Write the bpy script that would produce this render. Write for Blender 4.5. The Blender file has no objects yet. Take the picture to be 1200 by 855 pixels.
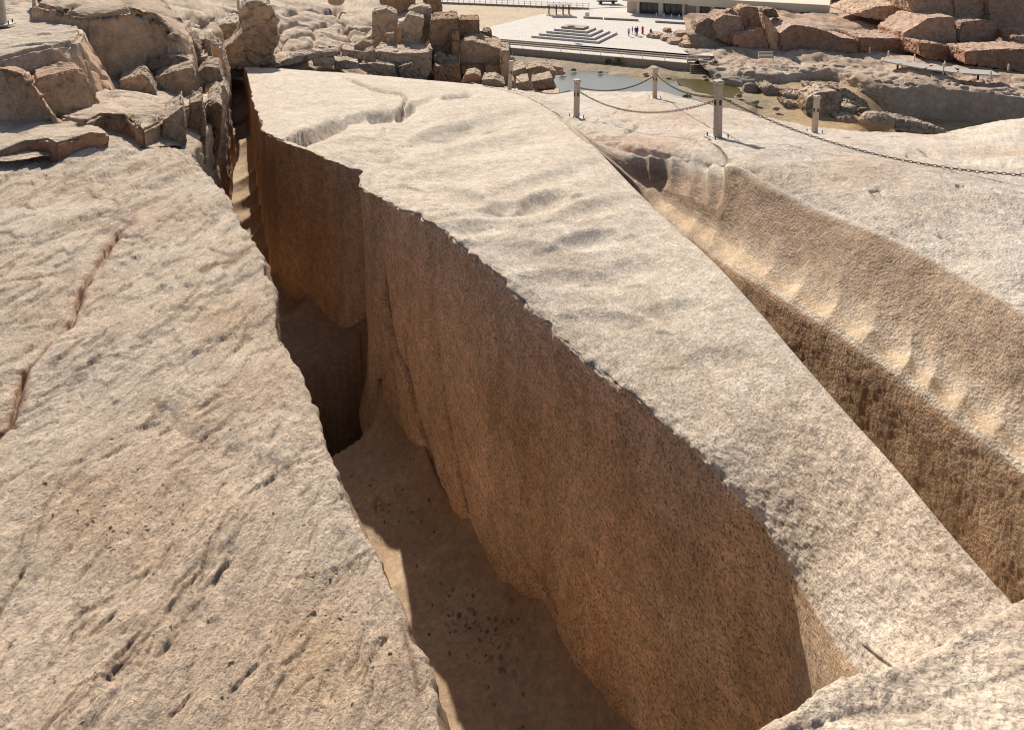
import bpy, bmesh, math, random
import numpy as np
from mathutils import Vector

# ------------------------------------------------------------------ camera, world, sun
F, PPX, PPY, TH, CZ = 800.0, 600.0, -16.0, math.radians(6.0), 22.0   # photo is 1200 x 855
ST, CT = math.sin(TH), math.cos(TH)
scene = bpy.context.scene
col = scene.collection
cam_d = bpy.data.cameras.new('camera'); cam = bpy.data.objects.new('camera', cam_d); col.objects.link(cam)
cam.location = (0, 0, CZ); cam.rotation_euler = (math.pi/2 - TH, 0, 0)
cam_d.sensor_fit = 'HORIZONTAL'; cam_d.sensor_width = 36.0; cam_d.lens = F/1200*36.0
cam_d.shift_x = 0.0; cam_d.shift_y = -(427.5 - PPY)/1200.0
cam_d.clip_start = 0.05; cam_d.clip_end = 6000
scene.camera = cam

SUN_AZ, SUN_EL = math.radians(18.5), math.radians(36.0)          # left of straight ahead, above the horizon
world = bpy.data.worlds.new('World'); scene.world = world; world.use_nodes = True
wn = world.node_tree; bg = wn.nodes['Background']
sky = wn.nodes.new('ShaderNodeTexSky'); sky.sky_type = 'NISHITA'; sky.sun_disc = False
sky.sun_elevation = SUN_EL; sky.sun_rotation = -SUN_AZ; sky.air_density = 1.0; sky.dust_density = 1.5
wn.links.new(sky.outputs[0], bg.inputs[0]); bg.inputs[1].default_value = 0.085
sun_d = bpy.data.lights.new('sun', 'SUN'); sun = bpy.data.objects.new('sun', sun_d); col.objects.link(sun)
sdir = Vector((-math.sin(SUN_AZ)*math.cos(SUN_EL), math.cos(SUN_AZ)*math.cos(SUN_EL), math.sin(SUN_EL)))
sun.rotation_euler = sdir.to_track_quat('Z', 'Y').to_euler(); sun.location = (0, 0, 60)
sun_d.energy = 5.0; sun_d.angle = math.radians(0.5); sun_d.color = (1.0, 0.95, 0.87)
vs = scene.view_settings
vs.view_transform = 'Standard'; vs.look = 'None'; vs.gamma = 1.0; vs.exposure = 0.24; vs.use_curve_mapping = False
scene.cycles.use_denoising = True; scene.cycles.pixel_filter_type = 'BLACKMAN_HARRIS'; scene.cycles.filter_width = 1.1
scene.cycles.max_bounces = 8; scene.cycles.diffuse_bounces = 6

# ------------------------------------------------------------------ pixel <-> place
def W(px, py, Y=None, H=None):
    """point of the place seen at a pixel, at forward distance Y or at depth H below the eye"""
    u = (px-PPX)/F; v = (PPY-py)/F
    dy = CT + v*ST; dz = -ST + v*CT
    k = Y/dy if Y is not None else -H/dz
    return np.array((u*k, dy*k, CZ + dz*k))
def WA(px, py, Y):
    u = (px-PPX)/F; v = (PPY-py)/F
    dy = CT + v*ST; dz = -ST + v*CT
    k = Y/dy
    return np.stack((u*k, Y, CZ + dz*k), -1)
def proj(P):
    P = np.asarray(P, float); d = P - np.array((0, 0, CZ))
    fw = d[..., 1]*CT - d[..., 2]*ST; up = d[..., 1]*ST + d[..., 2]*CT
    fw = np.where(np.abs(fw) < 1e-3, 1e-3, fw)
    return PPX + F*d[..., 0]/fw, PPY - F*up/fw

# ------------------------------------------------------------------ noise
_r = np.random.RandomState(7)
_perm = np.concatenate([_r.permutation(256)]*3)
_g = _r.normal(size=(256, 3)); _g /= np.linalg.norm(_g, axis=1)[:, None]; _g = _g.astype(np.float32)
_g4 = np.ascontiguousarray(_g)
_perm = _perm.astype(np.int32)
def perlin(P):
    P = np.ascontiguousarray(P, np.float32); sh = P.shape[:-1]; P = P.reshape(-1, 3); res = np.empty(len(P), np.float32)
    for k0 in range(0, len(P), 8192):
        Q = P[k0:k0+8192]; fl = np.floor(Q); f = Q-fl; i = fl.astype(np.int32) & 255
        w = f*f*f*(f*(f*6-15)+10)
        x, y, z = f[:, 0], f[:, 1], f[:, 2]; u, v, t = w[:, 0], w[:, 1], w[:, 2]
        iz = i[:, 2]; A = _perm[i[:, 0]]+i[:, 1]; B = _perm[i[:, 0]+1]+i[:, 1]
        AA = _perm[A]+iz; AB = _perm[A+1]+iz; BA = _perm[B]+iz; BB = _perm[B+1]+iz
        def gr(h, x, y, z):
            g = _g4[_perm[h]]; return g[:, 0]*x+g[:, 1]*y+g[:, 2]*z
        x1, y1, z1 = x-1, y-1, z-1
        a = gr(AA, x, y, z); b = gr(BA, x1, y, z); c = gr(AB, x, y1, z); e = gr(BB, x1, y1, z)
        p = a+u*(b-a); q = c+u*(e-c); lo = p+v*(q-p)
        a = gr(AA+1, x, y, z1); b = gr(BA+1, x1, y, z1); c = gr(AB+1, x, y1, z1); e = gr(BB+1, x1, y1, z1)
        p = a+u*(b-a); q = c+u*(e-c); hi = p+v*(q-p)
        res[k0:k0+8192] = (lo+t*(hi-lo))*1.6
    return res.reshape(sh)
def fbm(P, octv=4, gain=0.5, ridge=False, off=0.0):
    P = np.asarray(P, np.float32) + off; a = 1.0; s = 0; t = 0
    for k in range(octv):
        n = perlin(P)
        s = s + a*((1-2*np.abs(n)) if ridge else n); t += a
        P = P*2.03 + 17.1; a *= gain
    return s/t
def sstep(a, b, x):
    t = np.clip((x-a)/(b-a), 0, 1); return t*t*(3-2*t)
def flakes(P, sc, steps=5.0, off=0.0, sharp=0.18):
    """terraced noise: flat flakes with small scarps, range about -1..1"""
    n = fbm(P*np.asarray(sc), 4, 0.55, off=off)*steps
    fl = np.floor(n); fr = n-fl
    return (fl + sstep(0.5-sharp, 0.5+sharp, fr))/steps
def seg_dist(px, py, pts):
    """distance to a polyline, signed side, and position 0..1 along it"""
    best = np.full(px.shape, 1e9); side = np.zeros(px.shape); tt = np.zeros(px.shape)
    pts = np.asarray(pts, float); L = np.r_[0, np.cumsum(np.hypot(*(pts[1:]-pts[:-1]).T))]
    for k in range(len(pts)-1):
        a, b = pts[k], pts[k+1]; d = b-a; l2 = d@d
        t = np.clip(((px-a[0])*d[0] + (py-a[1])*d[1])/l2, 0, 1)
        ex = px-a[0]-t*d[0]; ey = py-a[1]-t*d[1]; ds = np.hypot(ex, ey)
        m = ds < best
        best = np.where(m, ds, best); side = np.where(m, np.sign(d[0]*ey-d[1]*ex), side)
        tt = np.where(m, (L[k]+t*math.sqrt(l2))/L[-1], tt)
    return best, side, tt

# ------------------------------------------------------------------ smooth interpolation of control grids
def pchip(x, y, xi):
    """monotone cubic along axis 0 of y"""
    x = np.asarray(x, float); y = np.asarray(y, float); n = len(x); h = np.diff(x)
    hh = h.reshape((-1,)+(1,)*(y.ndim-1)); d = np.diff(y, axis=0)/hh
    m = np.zeros_like(y)
    if n > 2:
        a, b = d[:-1], d[1:]; w1 = 2*hh[1:]+hh[:-1]; w2 = hh[1:]+2*hh[:-1]
        with np.errstate(divide='ignore', invalid='ignore'):
            m[1:-1] = np.where(a*b > 0, (w1+w2)/(w1/a+w2/b), 0)
    m[0] = d[0]; m[-1] = d[-1]
    k = np.clip(np.searchsorted(x, xi, 'right')-1, 0, n-2)
    sh = (-1,)+(1,)*(y.ndim-1)
    t = ((xi-x[k])/h[k]).reshape(sh); H = h[k].reshape(sh)
    return (2*t**3-3*t**2+1)*y[k] + (t**3-2*t**2+t)*H*m[k] + (-2*t**3+3*t**2)*y[k+1] + (t**3-t**2)*H*m[k+1]
def lin(x, y, xi):
    k = np.clip(np.searchsorted(x, xi, 'right')-1, 0, len(x)-2)
    sh = (-1,)+(1,)*(np.ndim(y)-1); t = ((xi-x[k])/(x[k+1]-x[k])).reshape(sh)
    return y[k]*(1-t)+y[k+1]*t
def surf(ctrl, nr, nc, wr=None, wc=None, smooth=(True, True)):
    """control grid [rows][cols] of (px, py, Y) -> places (nr, nc, 3) plus row/col parameters (control index)"""
    C = np.array(ctrl, float); C[..., 2] = 1.0/C[..., 2]
    def param(A, w, axis):
        if w is not None: return np.r_[0, np.cumsum(w)].astype(float)
        d = np.hypot(np.diff(A[..., 0], axis=axis), np.diff(A[..., 1], axis=axis)).mean(axis=1-axis)
        return np.r_[0, np.cumsum(np.maximum(d, 1.5))]
    pr, pc = param(C, wr, 0), param(C, wc, 1)
    ur = np.linspace(0, pr[-1], nr); uc = np.linspace(0, pc[-1], nc)
    A = (pchip if smooth[0] else lin)(pr, C, ur)
    A = (pchip if smooth[1] else lin)(pc, A.swapaxes(0, 1), uc).swapaxes(0, 1)
    ir = np.interp(ur, pr, np.arange(len(pr))); ic = np.interp(uc, pc, np.arange(len(pc)))
    return WA(A[..., 0], A[..., 1], 1.0/A[..., 2]), ir[:, None]+0*ic[None, :], ic[None, :]+0*ir[:, None]
def gnormal(P):
    a = np.gradient(P, axis=0); b = np.gradient(P, axis=1)
    n = np.cross(a, b); n /= np.linalg.norm(n, axis=-1, keepdims=True)+1e-9
    return n

# ------------------------------------------------------------------ objects
def tag(o, label=None, cat=None, group=None, kind=None):
    if label: o['label'] = label
    if cat: o['category'] = cat
    if group: o['group'] = group
    if kind: o['kind'] = kind
    return o
def link(name, me, mat, parent=None):
    o = bpy.data.objects.new(name, me); col.objects.link(o)
    if mat is not None and not me.materials: me.materials.append(mat)
    if parent is not None: o.parent = parent
    return o
def setcol(me, C):
    a = me.color_attributes.new('Col', 'FLOAT_COLOR', 'POINT')
    C = np.asarray(C, np.float32).reshape(-1, 3)
    a.data.foreach_set('color', np.c_[C, np.ones(len(C), np.float32)].ravel())
def grid_obj(name, P, mat, C=None, parent=None, flip=False, keep=None):
    nr, nc = P.shape[:2]; V = P.reshape(-1, 3)
    i = np.arange(nr*nc).reshape(nr, nc)
    q = np.stack((i[:-1, :-1], i[:-1, 1:], i[1:, 1:], i[1:, :-1]), -1).reshape(-1, 4)
    if flip: q = q[:, ::-1]
    if keep is not None: q = q[keep[:-1, :-1].ravel()]
    me = bpy.data.meshes.new(name); nq = len(q)
    me.vertices.add(len(V)); me.vertices.foreach_set('co', V.astype(np.float32).ravel())
    me.loops.add(nq*4); me.loops.foreach_set('vertex_index', q.astype(np.int32).ravel())
    me.polygons.add(nq); me.polygons.foreach_set('loop_start', np.arange(0, nq*4, 4, dtype=np.int32))
    me.polygons.foreach_set('loop_total', np.full(nq, 4, np.int32))
    me.update(calc_edges=True); me.polygons.foreach_set('use_smooth', np.ones(nq, bool))
    if C is not None: setcol(me, C)
    return link(name, me, mat, parent)
def mixc(a, b, t):
    t = np.asarray(t)[..., None]; return np.asarray(a)*(1-t)+np.asarray(b)*t

# ------------------------------------------------------------------ materials
def nodes(name):
    m = bpy.data.materials.new(name); m.use_nodes = True; nt = m.node_tree
    b = nt.nodes['Principled BSDF']; return m, nt, b
def N(nt, typ, **kw):
    n = nt.nodes.new(typ)
    for k, v in kw.items():
        if k in n.inputs: n.inputs[k].default_value = v
        else: setattr(n, k, v)
    return n
def noise(nt, vec, scale, detail=4, rough=0.55, dist=0.0):
    n = N(nt, 'ShaderNodeTexNoise'); n.inputs['Scale'].default_value = scale; n.inputs['Detail'].default_value = detail
    n.inputs['Roughness'].default_value = rough; n.inputs['Distortion'].default_value = dist
    nt.links.new(vec, n.inputs['Vector']); return n.outputs['Fac']
def ramp(nt, fac, stops):
    r = N(nt, 'ShaderNodeValToRGB'); e = r.color_ramp.elements
    while len(e) < len(stops): e.new(0.5)
    for k, (p, c) in enumerate(stops):
        e[k].position = p; e[k].color = (c if len(c) == 4 else (*c, 1)) if not isinstance(c, (int, float)) else (c, c, c, 1)
    nt.links.new(fac, r.inputs[0]); return r.outputs[0]
def mul(nt, a, b, fac=1.0, mode='MULTIPLY'):
    m = N(nt, 'ShaderNodeMix', data_type='RGBA', blend_type=mode)
    if isinstance(fac, (int, float)): m.inputs[0].default_value = fac
    else: nt.links.new(fac, m.inputs[0])
    for s, v in ((6, a), (7, b)):
        if isinstance(v, tuple): m.inputs[s].default_value = (*v, 1)
        else: nt.links.new(v, m.inputs[s])
    return m.outputs[2]
def granite(name, c1, c2, speck=0.35, grain=1.0, bump=1.0, coarse=1.0, rough=0.9, attr=True, pits=0.0, stretch=(1, 1, 1), spk=110.0):
    """speckled stone; grain = size factor of the crystals, bump = depth of the fine relief in metres/100"""
    m, nt, b = nodes(name)
    g = N(nt, 'ShaderNodeNewGeometry'); pos = g.outputs['Position']
    if stretch != (1, 1, 1):
        mp = N(nt, 'ShaderNodeMapping'); mp.inputs['Scale'].default_value = stretch
        nt.links.new(pos, mp.inputs[0]); pos2 = mp.outputs[0]
    else: pos2 = pos
    base = ramp(nt, noise(nt, pos2, 1.3/grain, 8, 0.68), [(0.3, c1), (0.7, c2)])
    c = mul(nt, base, ramp(nt, noise(nt, pos2, 9/grain, 6, 0.7), [(0.3, 0.72), (0.7, 1.22)]))
    # crystals
    vo = N(nt, 'ShaderNodeTexVoronoi'); vo.inputs['Scale'].default_value = spk*.8; nt.links.new(pos, vo.inputs['Vector'])
    c = mul(nt, c, ramp(nt, vo.outputs['Color'], [(0.1, 0.62), (0.45, 0.98), (0.9, 1.3)]), 0.75*min(1, speck*2))
    dk = ramp(nt, noise(nt, pos, spk, 2, 0.6), [(0.37, 1.0), (0.44, 0.0)])
    c = mul(nt, c, (0.05, 0.045, 0.04), mul(nt, dk, (speck, speck, speck)), 'MIX')
    if attr:
        at = N(nt, 'ShaderNodeAttribute', attribute_name='Col'); c = mul(nt, c, at.outputs['Color'])
    nt.links.new(c, b.inputs['Base Color'])
    b.inputs['Roughness'].default_value = rough; b.inputs['Specular IOR Level'].default_value = 0.25
    h1 = noise(nt, pos2, 14/grain, 7, 0.72); h2 = noise(nt, pos, 60/grain, 4, 0.7)
    ma = N(nt, 'ShaderNodeMath', operation='MULTIPLY_ADD'); nt.links.new(h2, ma.inputs[0]); ma.inputs[1].default_value = 0.45
    m0 = N(nt, 'ShaderNodeMath', operation='MULTIPLY'); nt.links.new(h1, m0.inputs[0]); m0.inputs[1].default_value = coarse
    nt.links.new(m0.outputs[0], ma.inputs[2]); h = ma.outputs[0]
    if pits:
        v2 = N(nt, 'ShaderNodeTexVoronoi'); v2.inputs['Scale'].default_value = 38/grain; nt.links.new(pos, v2.inputs['Vector'])
        mp2 = N(nt, 'ShaderNodeMath', operation='MULTIPLY_ADD'); nt.links.new(v2.outputs['Distance'], mp2.inputs[0])
        mp2.inputs[1].default_value = -pits; nt.links.new(h, mp2.inputs[2]); h = mp2.outputs[0]
    bp = N(nt, 'ShaderNodeBump'); bp.inputs['Strength'].default_value = 1.0; bp.inputs['Distance'].default_value = 0.03*bump*grain
    nt.links.new(h, bp.inputs['Height']); nt.links.new(bp.outputs[0], b.inputs['Normal'])
    return m
def plain(name, c, rough=0.6, metal=0.0, var=0.12, scale=20.0, bump=0.0):
    m, nt, b = nodes(name)
    g = N(nt, 'ShaderNodeNewGeometry'); n = noise(nt, g.outputs['Position'], scale, 5, 0.6)
    cc = ramp(nt, n, [(0.3, tuple(x*(1-var) for x in c)), (0.7, tuple(min(1, x*(1+var)) for x in c))])
    nt.links.new(cc, b.inputs['Base Color']); b.inputs['Roughness'].default_value = rough; b.inputs['Metallic'].default_value = metal
    if bump:
        bp = N(nt, 'ShaderNodeBump'); bp.inputs['Distance'].default_value = bump; nt.links.new(n, bp.inputs['Height']); nt.links.new(bp.outputs[0], b.inputs['Normal'])
    return m

M = {}
M['slab'] = granite('weathered_slab_granite', (0.62, 0.485, 0.36), (0.76, 0.635, 0.50), speck=0.34, bump=1.3, coarse=1.2, stretch=(1.6, 0.7, 1.6), spk=100)
M['cut'] = granite('cut_granite_wall', (0.60, 0.45, 0.32), (0.73, 0.565, 0.42), speck=0.80, bump=0.55, coarse=0.8, grain=1.3, spk=62)
M['top'] = granite('pounded_granite_top', (0.56, 0.45, 0.34), (0.70, 0.59, 0.47), speck=0.45, bump=1.0, coarse=0.5, spk=70)
M['bank'] = granite('bank_granite', (0.58, 0.48, 0.38), (0.72, 0.62, 0.51), speck=0.35, bump=1.0, coarse=1.0, pits=0.35, spk=70)
M['sand'] = granite('trench_sand', (0.47, 0.34, 0.215), (0.56, 0.42, 0.28), speck=0.15, bump=0.8, coarse=0.8, grain=0.7)
M['rock'] = granite('quarry_rock', (0.52, 0.42, 0.32), (0.70, 0.59, 0.475), speck=0.25, bump=0.8, coarse=1.5, grain=2.2, spk=50)
# ================================================================== FOREGROUND ROCK
def xy(pts): return [(p[0], p[1]) for p in pts]
def crack(px, py, pts, w, depth, wob=1.5, P=None, taper=True):
    """recess along a polyline drawn over the rock (pixels only say where on the rock it runs)"""
    if P is not None:
        n = fbm(P*6.0, 3, off=3.3)*wob; n2 = fbm(P*6.0, 3, off=9.1)*wob
        px = px+n; py = py+n2
    d, s, t = seg_dist(px, py, pts)
    tp = np.minimum(1, np.minimum(t, 1-t)*6+0.12) if taper else 1
    return -depth*tp*np.exp(-(d/(w*np.maximum(tp, 0.3)))**2), d, s, t

# ---- obelisk: one body, from the right trench over the top to the left trench
HF_Y = [-5, 0, 3, 5, 7, 9, 11, 14, 20, 30]; HF_H = [6.2, 6.3, 6.6, 6.85, 7.15, 7.25, 7.25, 7.25, 7.3, 7.4]
def floorH(Y): return np.interp(Y, HF_Y, HF_H)
OL = [(286, 78, 26.0), (289, 84, 24.0), (297, 118, 17.6), (304, 138, 14.9), (311, 154, 13.1), (316, 157.5, 12.7), (365, 177, 11.6), (408, 194, 10.95), (425, 199, 10.75), (419, 206, 10.2), (420, 216, 9.8), (445, 231, 9.2), (500, 256, 7.9), (560, 302, 6.85),
      (620, 358, 6.1), (680, 414, 5.47), (760, 480, 4.76), (830, 545, 4.24), (892, 612, 3.90), (938, 668, 3.64), (985, 722, 3.31), (1042, 782, 2.93), (1090, 850, 2.6)]
OR = [(545, 98, 26.5), (575, 101, 25.0), (600, 106, 22.5), (612, 111, 20.5), (622, 116, 18.9), (625, 117.5, 18.4), (632, 121, 17.8), (637, 124, 17.3), (640, 125.5, 17.0), (643, 127.5, 16.8), (645, 129, 16.6), (655, 136, 15.6), (690, 165, 12.2), (745, 221, 9.05), (790, 264, 7.65), (830, 299, 6.6), (880, 352, 5.65),
      (935, 416, 4.85), (1000, 490, 4.18), (1050, 545, 3.75), (1110, 617, 3.33), (1190, 708, 2.95), (1250, 780, 2.7)]
def lerp3(a, b, t):
    # along the straight line between two places
    A = W(a[0], a[1], Y=a[2]); B = W(b[0], b[1], Y=b[2]); return A+(B-A)*t
def topx(P, ):
    x, y = proj(P); return (float(x), float(y), float(P[1]))
rows = [[] for _ in range(12)]
Rw, Lw = [], []
for a, b in zip(OL, OR):
    A = W(a[0], a[1], Y=a[2]); B = W(b[0], b[1], Y=b[2]); Rw.append(B); Lw.append(A)
Rw, Lw = np.array(Rw), np.array(Lw)
for k in range(len(OL)):
    A, B = Lw[k], Rw[k]; u = (B-A)/np.linalg.norm(B-A); wdt = np.linalg.norm(B-A)
    near = k >= 19
    fh = floorH(A[1])+0.6
    bot = np.array((A[0], A[1], CZ-fh)); out = np.array((u[0], u[1], 0))
    bulge = 0.0
    rows[0].append(B+out*0.12+np.array((0, 0, -2.6 if k < 19 else -1.6)))
    rows[1].append(B+out*0.05+np.array((0, 0, -0.25)))
    rows[2].append(B+np.array((0, 0, -0.02)))
    crown = 0.05*min(1, wdt/3)
    for r, t in ((3, 0.12), (4, 0.35), (5, 0.65), (6, 0.9)):
        rows[r].append(B+(A-B)*t+np.array((0, 0, crown*(1-(2*t-1)**2))))
    nb_ = float(np.clip((k-18)/2, 0, 1))
    rows[7].append(A-out*0.06*nb_+np.array((0, 0, -0.015-0.07*nb_)))
    ov = 0.09*nb_
    rows[8].append(A-out*(0.008+.12*nb_)+np.array((0, 0, -0.07-0.20*nb_)))
    rows[9].append(A+(bot-A)*0.4-out*(0.02+ov*1.5))
    rows[10].append(A+(bot-A)*0.75-out*(0.03+ov*2.0))
    rows[11].append(bot-out*(0.16+ov*3))
ctrl = [[topx(p) for p in r] for r in rows]
wr = [60, 12, 3, 30, 75, 90, 65, 25, 9, 80, 70]
P, ir, ic = surf(ctrl, 430, 520, wr=wr)
n = gnormal(P)
if n[200, 250, 2] < 0: n = -n
px, py = proj(P)
top = sstep(2.0, 2.6, ir)*(1-sstep(6.9, 7.4, ir)); wall = sstep(7.1, 7.8, ir)
dist = P[..., 1]
d = fbm(P*0.9, 4)*0.035*top
rough_edge = np.exp(-((ir-7.0)/0.9)**2)
nearrough = sstep(5.2, 3.6, dist)
d += top*(fbm(P*5, 4, 0.6, off=2)*(0.010+0.012*nearrough) + fbm(P*18, 3, 0.65, off=5)*(0.004+0.010*nearrough))
d += rough_edge*sstep(980, 850, px)*(flakes(P, 2.2, 4, off=4)*0.045 + fbm(P*np.array((7, 7, 7)), 4, .6, off=8)*0.03 + np.clip(ir-6.6, -1, 0.6)*-0.03)*(1-0.6*sstep(11.5, 12.5, dist))
# pounded hollows over the top (x, y, half length, half height, angle, depth)
for (hx, hy, ra, rb, an, dp) in [(522, 160, 36, 11, -8, .10), (570, 152, 38, 9, -6, .05), (600, 170, 60, 10, -10, .06), (560, 205, 70, 12, -8, .05), (640, 238, 26, 11, -12, .09), (535, 232, 36, 10, 14, .07),
                              (585, 248, 40, 9, -4, .05), (690, 285, 34, 11, -8, .055), (610, 300, 60, 14, 8, .05), (680, 330, 46, 12, 4, .05), (560, 268, 40, 10, -4, .05), (655, 208, 60, 10, -14, .045),
                              (740, 320, 40, 14, -10, .045), (790, 370, 40, 14, -10, .04), (720, 380, 40, 12, 10, .045), (600, 140, 46, 8, -8, .04), (840, 430, 40, 16, 0, .04), (700, 246, 40, 10, -12, .04)]:
    c, s = math.cos(math.radians(an)), math.sin(math.radians(an))
    ax = ((px-hx)*c+(py-hy)*s)/ra; ay = (-(px-hx)*s+(py-hy)*c)/rb
    r2 = ax**2+ay**2; dp = dp*(1.3 if hy < 290 else .7)
    prof = -np.exp(-r2*1.1)*dp*(1.0-0.75*ay) + 0.35*dp*np.exp(-((np.sqrt(r2)-1.35)/0.35)**2)*(ay < 0)
    d += top*np.where(np.abs(ay) < 6, prof, 0)
# stepped break across the top, and its joints
cr = [([(398, 89), (420, 97), (438, 104), (455, 108), (470, 109), (476, 115), (471, 127), (463, 134)], 1.3, .26), ([(430, 132), (445, 131), (463, 129)], 2.4, .2), ([(463, 133), (474, 126), (488, 119)], 2.6, .2),
      ([(516, 115), (530, 113), (558, 110)], 2.0, .30), ([(452, 138), (450, 150), (442, 157)], 1.2, .05), ([(640, 120), (660, 140), (690, 166), (735, 206)], 2, .06),
      ([(1010, 755), (1028, 770), (1048, 784)], 1.5, .02), ([(600, 225), (640, 240), (700, 255)], 0.01, 0)]
cd = 0
for pts, w, dp in cr:
    if dp: v, *_ = crack(px, py, pts, w, dp, 1.2, P); d += top*v
v, dd, ss, tt = crack(px, py, [(334, 167), (345, 161), (370, 151), (400, 139), (412, 134)], 4, 0.16, 1.5, P)
d += v*top
sc_d, sc_s, sc_t = seg_dist(px+fbm(P*3, 3, off=17)*3, py+fbm(P*3, 3, off=18)*3, [(300, 172), (326, 165), (345, 157), (370, 147), (400, 137), (430, 131), (463, 128), (492, 117), (530, 108)])
sd = sc_d*sc_s
d += -0.20*top*sstep(-.8, 1.2, sd)*np.exp(-np.maximum(sd, 0)/45)*sstep(530, 470, px)*sstep(300, 330, px)
# rough broken band left of the crown (weathered, flaky)
band = np.exp(-((px-430)/60)**2-((py-185)/32)**2)*top
d += band*flakes(P, (2.5, 2.5, 2.5), 6, off=12)*0.10
# wall: tool dressed, vertical runs, cracks and a pilaster near the step
run = fbm(P*np.array((3.2, 3.2, 0.35)), 3, off=7)
d += wall*(run*0.035*sstep(960, 900, px) + fbm(P*9, 3, .6, off=19)*.010*sstep(900, 960, px) + fbm(P*1.2, 3, off=1)*0.03 + fbm(P*14, 3, 0.6)*0.004)
for pts, w, dp in [([(447, 308), (450, 345), (456, 385), (463, 412), (477, 440), (490, 490), (503, 540), (522, 590)], 2.4, .10), ([(513, 412), (521, 470), (530, 520), (541, 575), (548, 600)], 1.6, .06),
                   ([(452, 330), (455, 400), (462, 455)], 1.2, .05), ([(472, 385), (476, 420), (484, 460)], 1.2, .05), ([(572, 400), (575, 480), (574, 560)], .9, .02), ([(620, 500), (615, 560)], .9, .02), ([(625, 670), (640, 695), (652, 720)], 1.4, .03)]:
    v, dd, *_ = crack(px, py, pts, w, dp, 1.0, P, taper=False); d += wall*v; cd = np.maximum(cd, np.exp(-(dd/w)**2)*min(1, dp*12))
d += -0.10*wall*sstep(449, 441, px)*sstep(416, 422, px)
wdir = np.array((-0.85, -0.5, 0.0)); Pf = P*np.array((1, 1, 0.25))
jag = flakes(Pf, 2.4, 5, off=14, sharp=.15)*0.10 + fbm(Pf*7, 3, .6, off=15)*0.045 + fbm(P*22, 2, off=16)*0.012
P = P + wdir*(jag*sstep(6.5, 7.0, ir)*(1-sstep(7.5, 9.0, ir))*sstep(22, 18, dist)*(.25+.75*sstep(820, 640, px))*sstep(930, 850, px))[..., None]
P = P+n*d[..., None]
# stone colours: bleached crust on top, fresh brown cut walls; crack shade, sunlit end painted in
warm = fbm(P*1.1, 4, off=20); fine = fbm(P*3.5, 4, 0.6, off=31)
ctop = mixc((1.0, 1.0, 1.0), (0.84, 0.80, 0.76), np.clip(0.3+fine*1.5, 0, 1))
ctop = mixc(ctop, (1.05, 0.95, 0.86), nearrough*np.clip(0.4+warm, 0, 1))
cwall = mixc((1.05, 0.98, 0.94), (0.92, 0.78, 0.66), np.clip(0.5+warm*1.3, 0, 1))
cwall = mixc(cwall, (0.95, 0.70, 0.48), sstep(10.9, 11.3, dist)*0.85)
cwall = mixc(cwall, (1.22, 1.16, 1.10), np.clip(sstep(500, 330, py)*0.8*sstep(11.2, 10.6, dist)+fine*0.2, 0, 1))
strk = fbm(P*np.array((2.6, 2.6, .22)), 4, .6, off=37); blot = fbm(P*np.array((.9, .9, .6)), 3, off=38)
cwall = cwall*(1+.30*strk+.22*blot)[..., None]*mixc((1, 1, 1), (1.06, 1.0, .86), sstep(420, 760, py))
cwall = mixc(cwall, (.35, .28, .22), np.clip(cd*.8, 0, 1))  # shade inside the wall cracks, painted as a darker colour
cw = np.clip(wall+fine*0.25*(wall > 0.02), 0, 1)
cend = mixc((1.0, .86, .70), (.86, .68, .52), np.clip(.5+fine, 0, 1))  # sunlight on the near end wall, put into its colour as paler tan
cwall = np.where((px > 930+8*fbm(P*4, 2, off=35))[..., None], cend, cwall)
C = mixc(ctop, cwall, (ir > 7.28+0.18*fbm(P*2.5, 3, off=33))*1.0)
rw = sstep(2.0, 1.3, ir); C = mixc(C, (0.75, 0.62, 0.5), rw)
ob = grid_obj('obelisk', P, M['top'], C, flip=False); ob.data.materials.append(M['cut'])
edge_w = 7.28+0.18*fbm(P*2.5, 3, off=33)
mi = (((ir > edge_w) & ~((px > 930+8*fbm(P*4, 2, off=35)) & (ir > 7)))[:-1, :-1]).astype(np.int32).ravel(); ob.data.polygons.foreach_set('material_index', mi)
tag(ob, 'huge unfinished granite obelisk still lying in its quarry trench', 'obelisk')

# ---- left bank: the broad slab in the foreground and its drop into the trench
EL = [(172, 170, 2.95), (205, 176, 2.95), (232, 192, 2.95), (256, 222, 2.94), (280, 260, 2.93), (300, 296, 2.92), (313, 345, 2.9), (330, 395, 2.86), (352, 452, 2.82), (375, 512, 2.78), (398, 572, 2.74), (426, 626, 2.70),
      (452, 686, 2.66), (479, 750, 2.62), (498, 805, 2.58), (514, 856, 2.55), (530, 960, 2.5), (548, 1080, 2.45)]
def slabH(px, py): return 2.75-0.00055*(300-px)-0.00022*(py-300)
K = len(EL)
LF = []   # left boundary outside the frame
for k, (x, y, h) in enumerate(EL):
    yy = np.interp(k, [0, 3, 6, 10, 15, 17], [178, 226, 300, 470, 856, 1080]); LF.append((-330, yy))
ctrl = []
fr = [0, .12, .25, .4, .55, .7, .85, .95, 1.0]
for t in fr:
    row = []
    for (x, y, h), (lx, ly) in zip(EL, LF):
        X = lx+(x-lx)*t; Yp = ly+(y-ly)*t
        if t < 0.9 and y < 200: Yp += 0
        H = slabH(X, Yp)*(1-t**4)+h*t**4
        p = W(X, Yp, H=H); row.append((X, Yp, p[1]))
    ctrl.append(row)
for dz, ox in ((0.06, 0.015), (0.25, 0.05), (1.2, -0.05), (5.5, -0.3)):
    row = []
    for (x, y, h) in EL:
        p = W(x, y, H=h)+np.array((ox, 0, -dz)); row.append(topx(p))
    ctrl.append(row)
wr = [80, 80, 90, 90, 90, 90, 60, 30, 6, 10, 25, 40]
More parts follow.
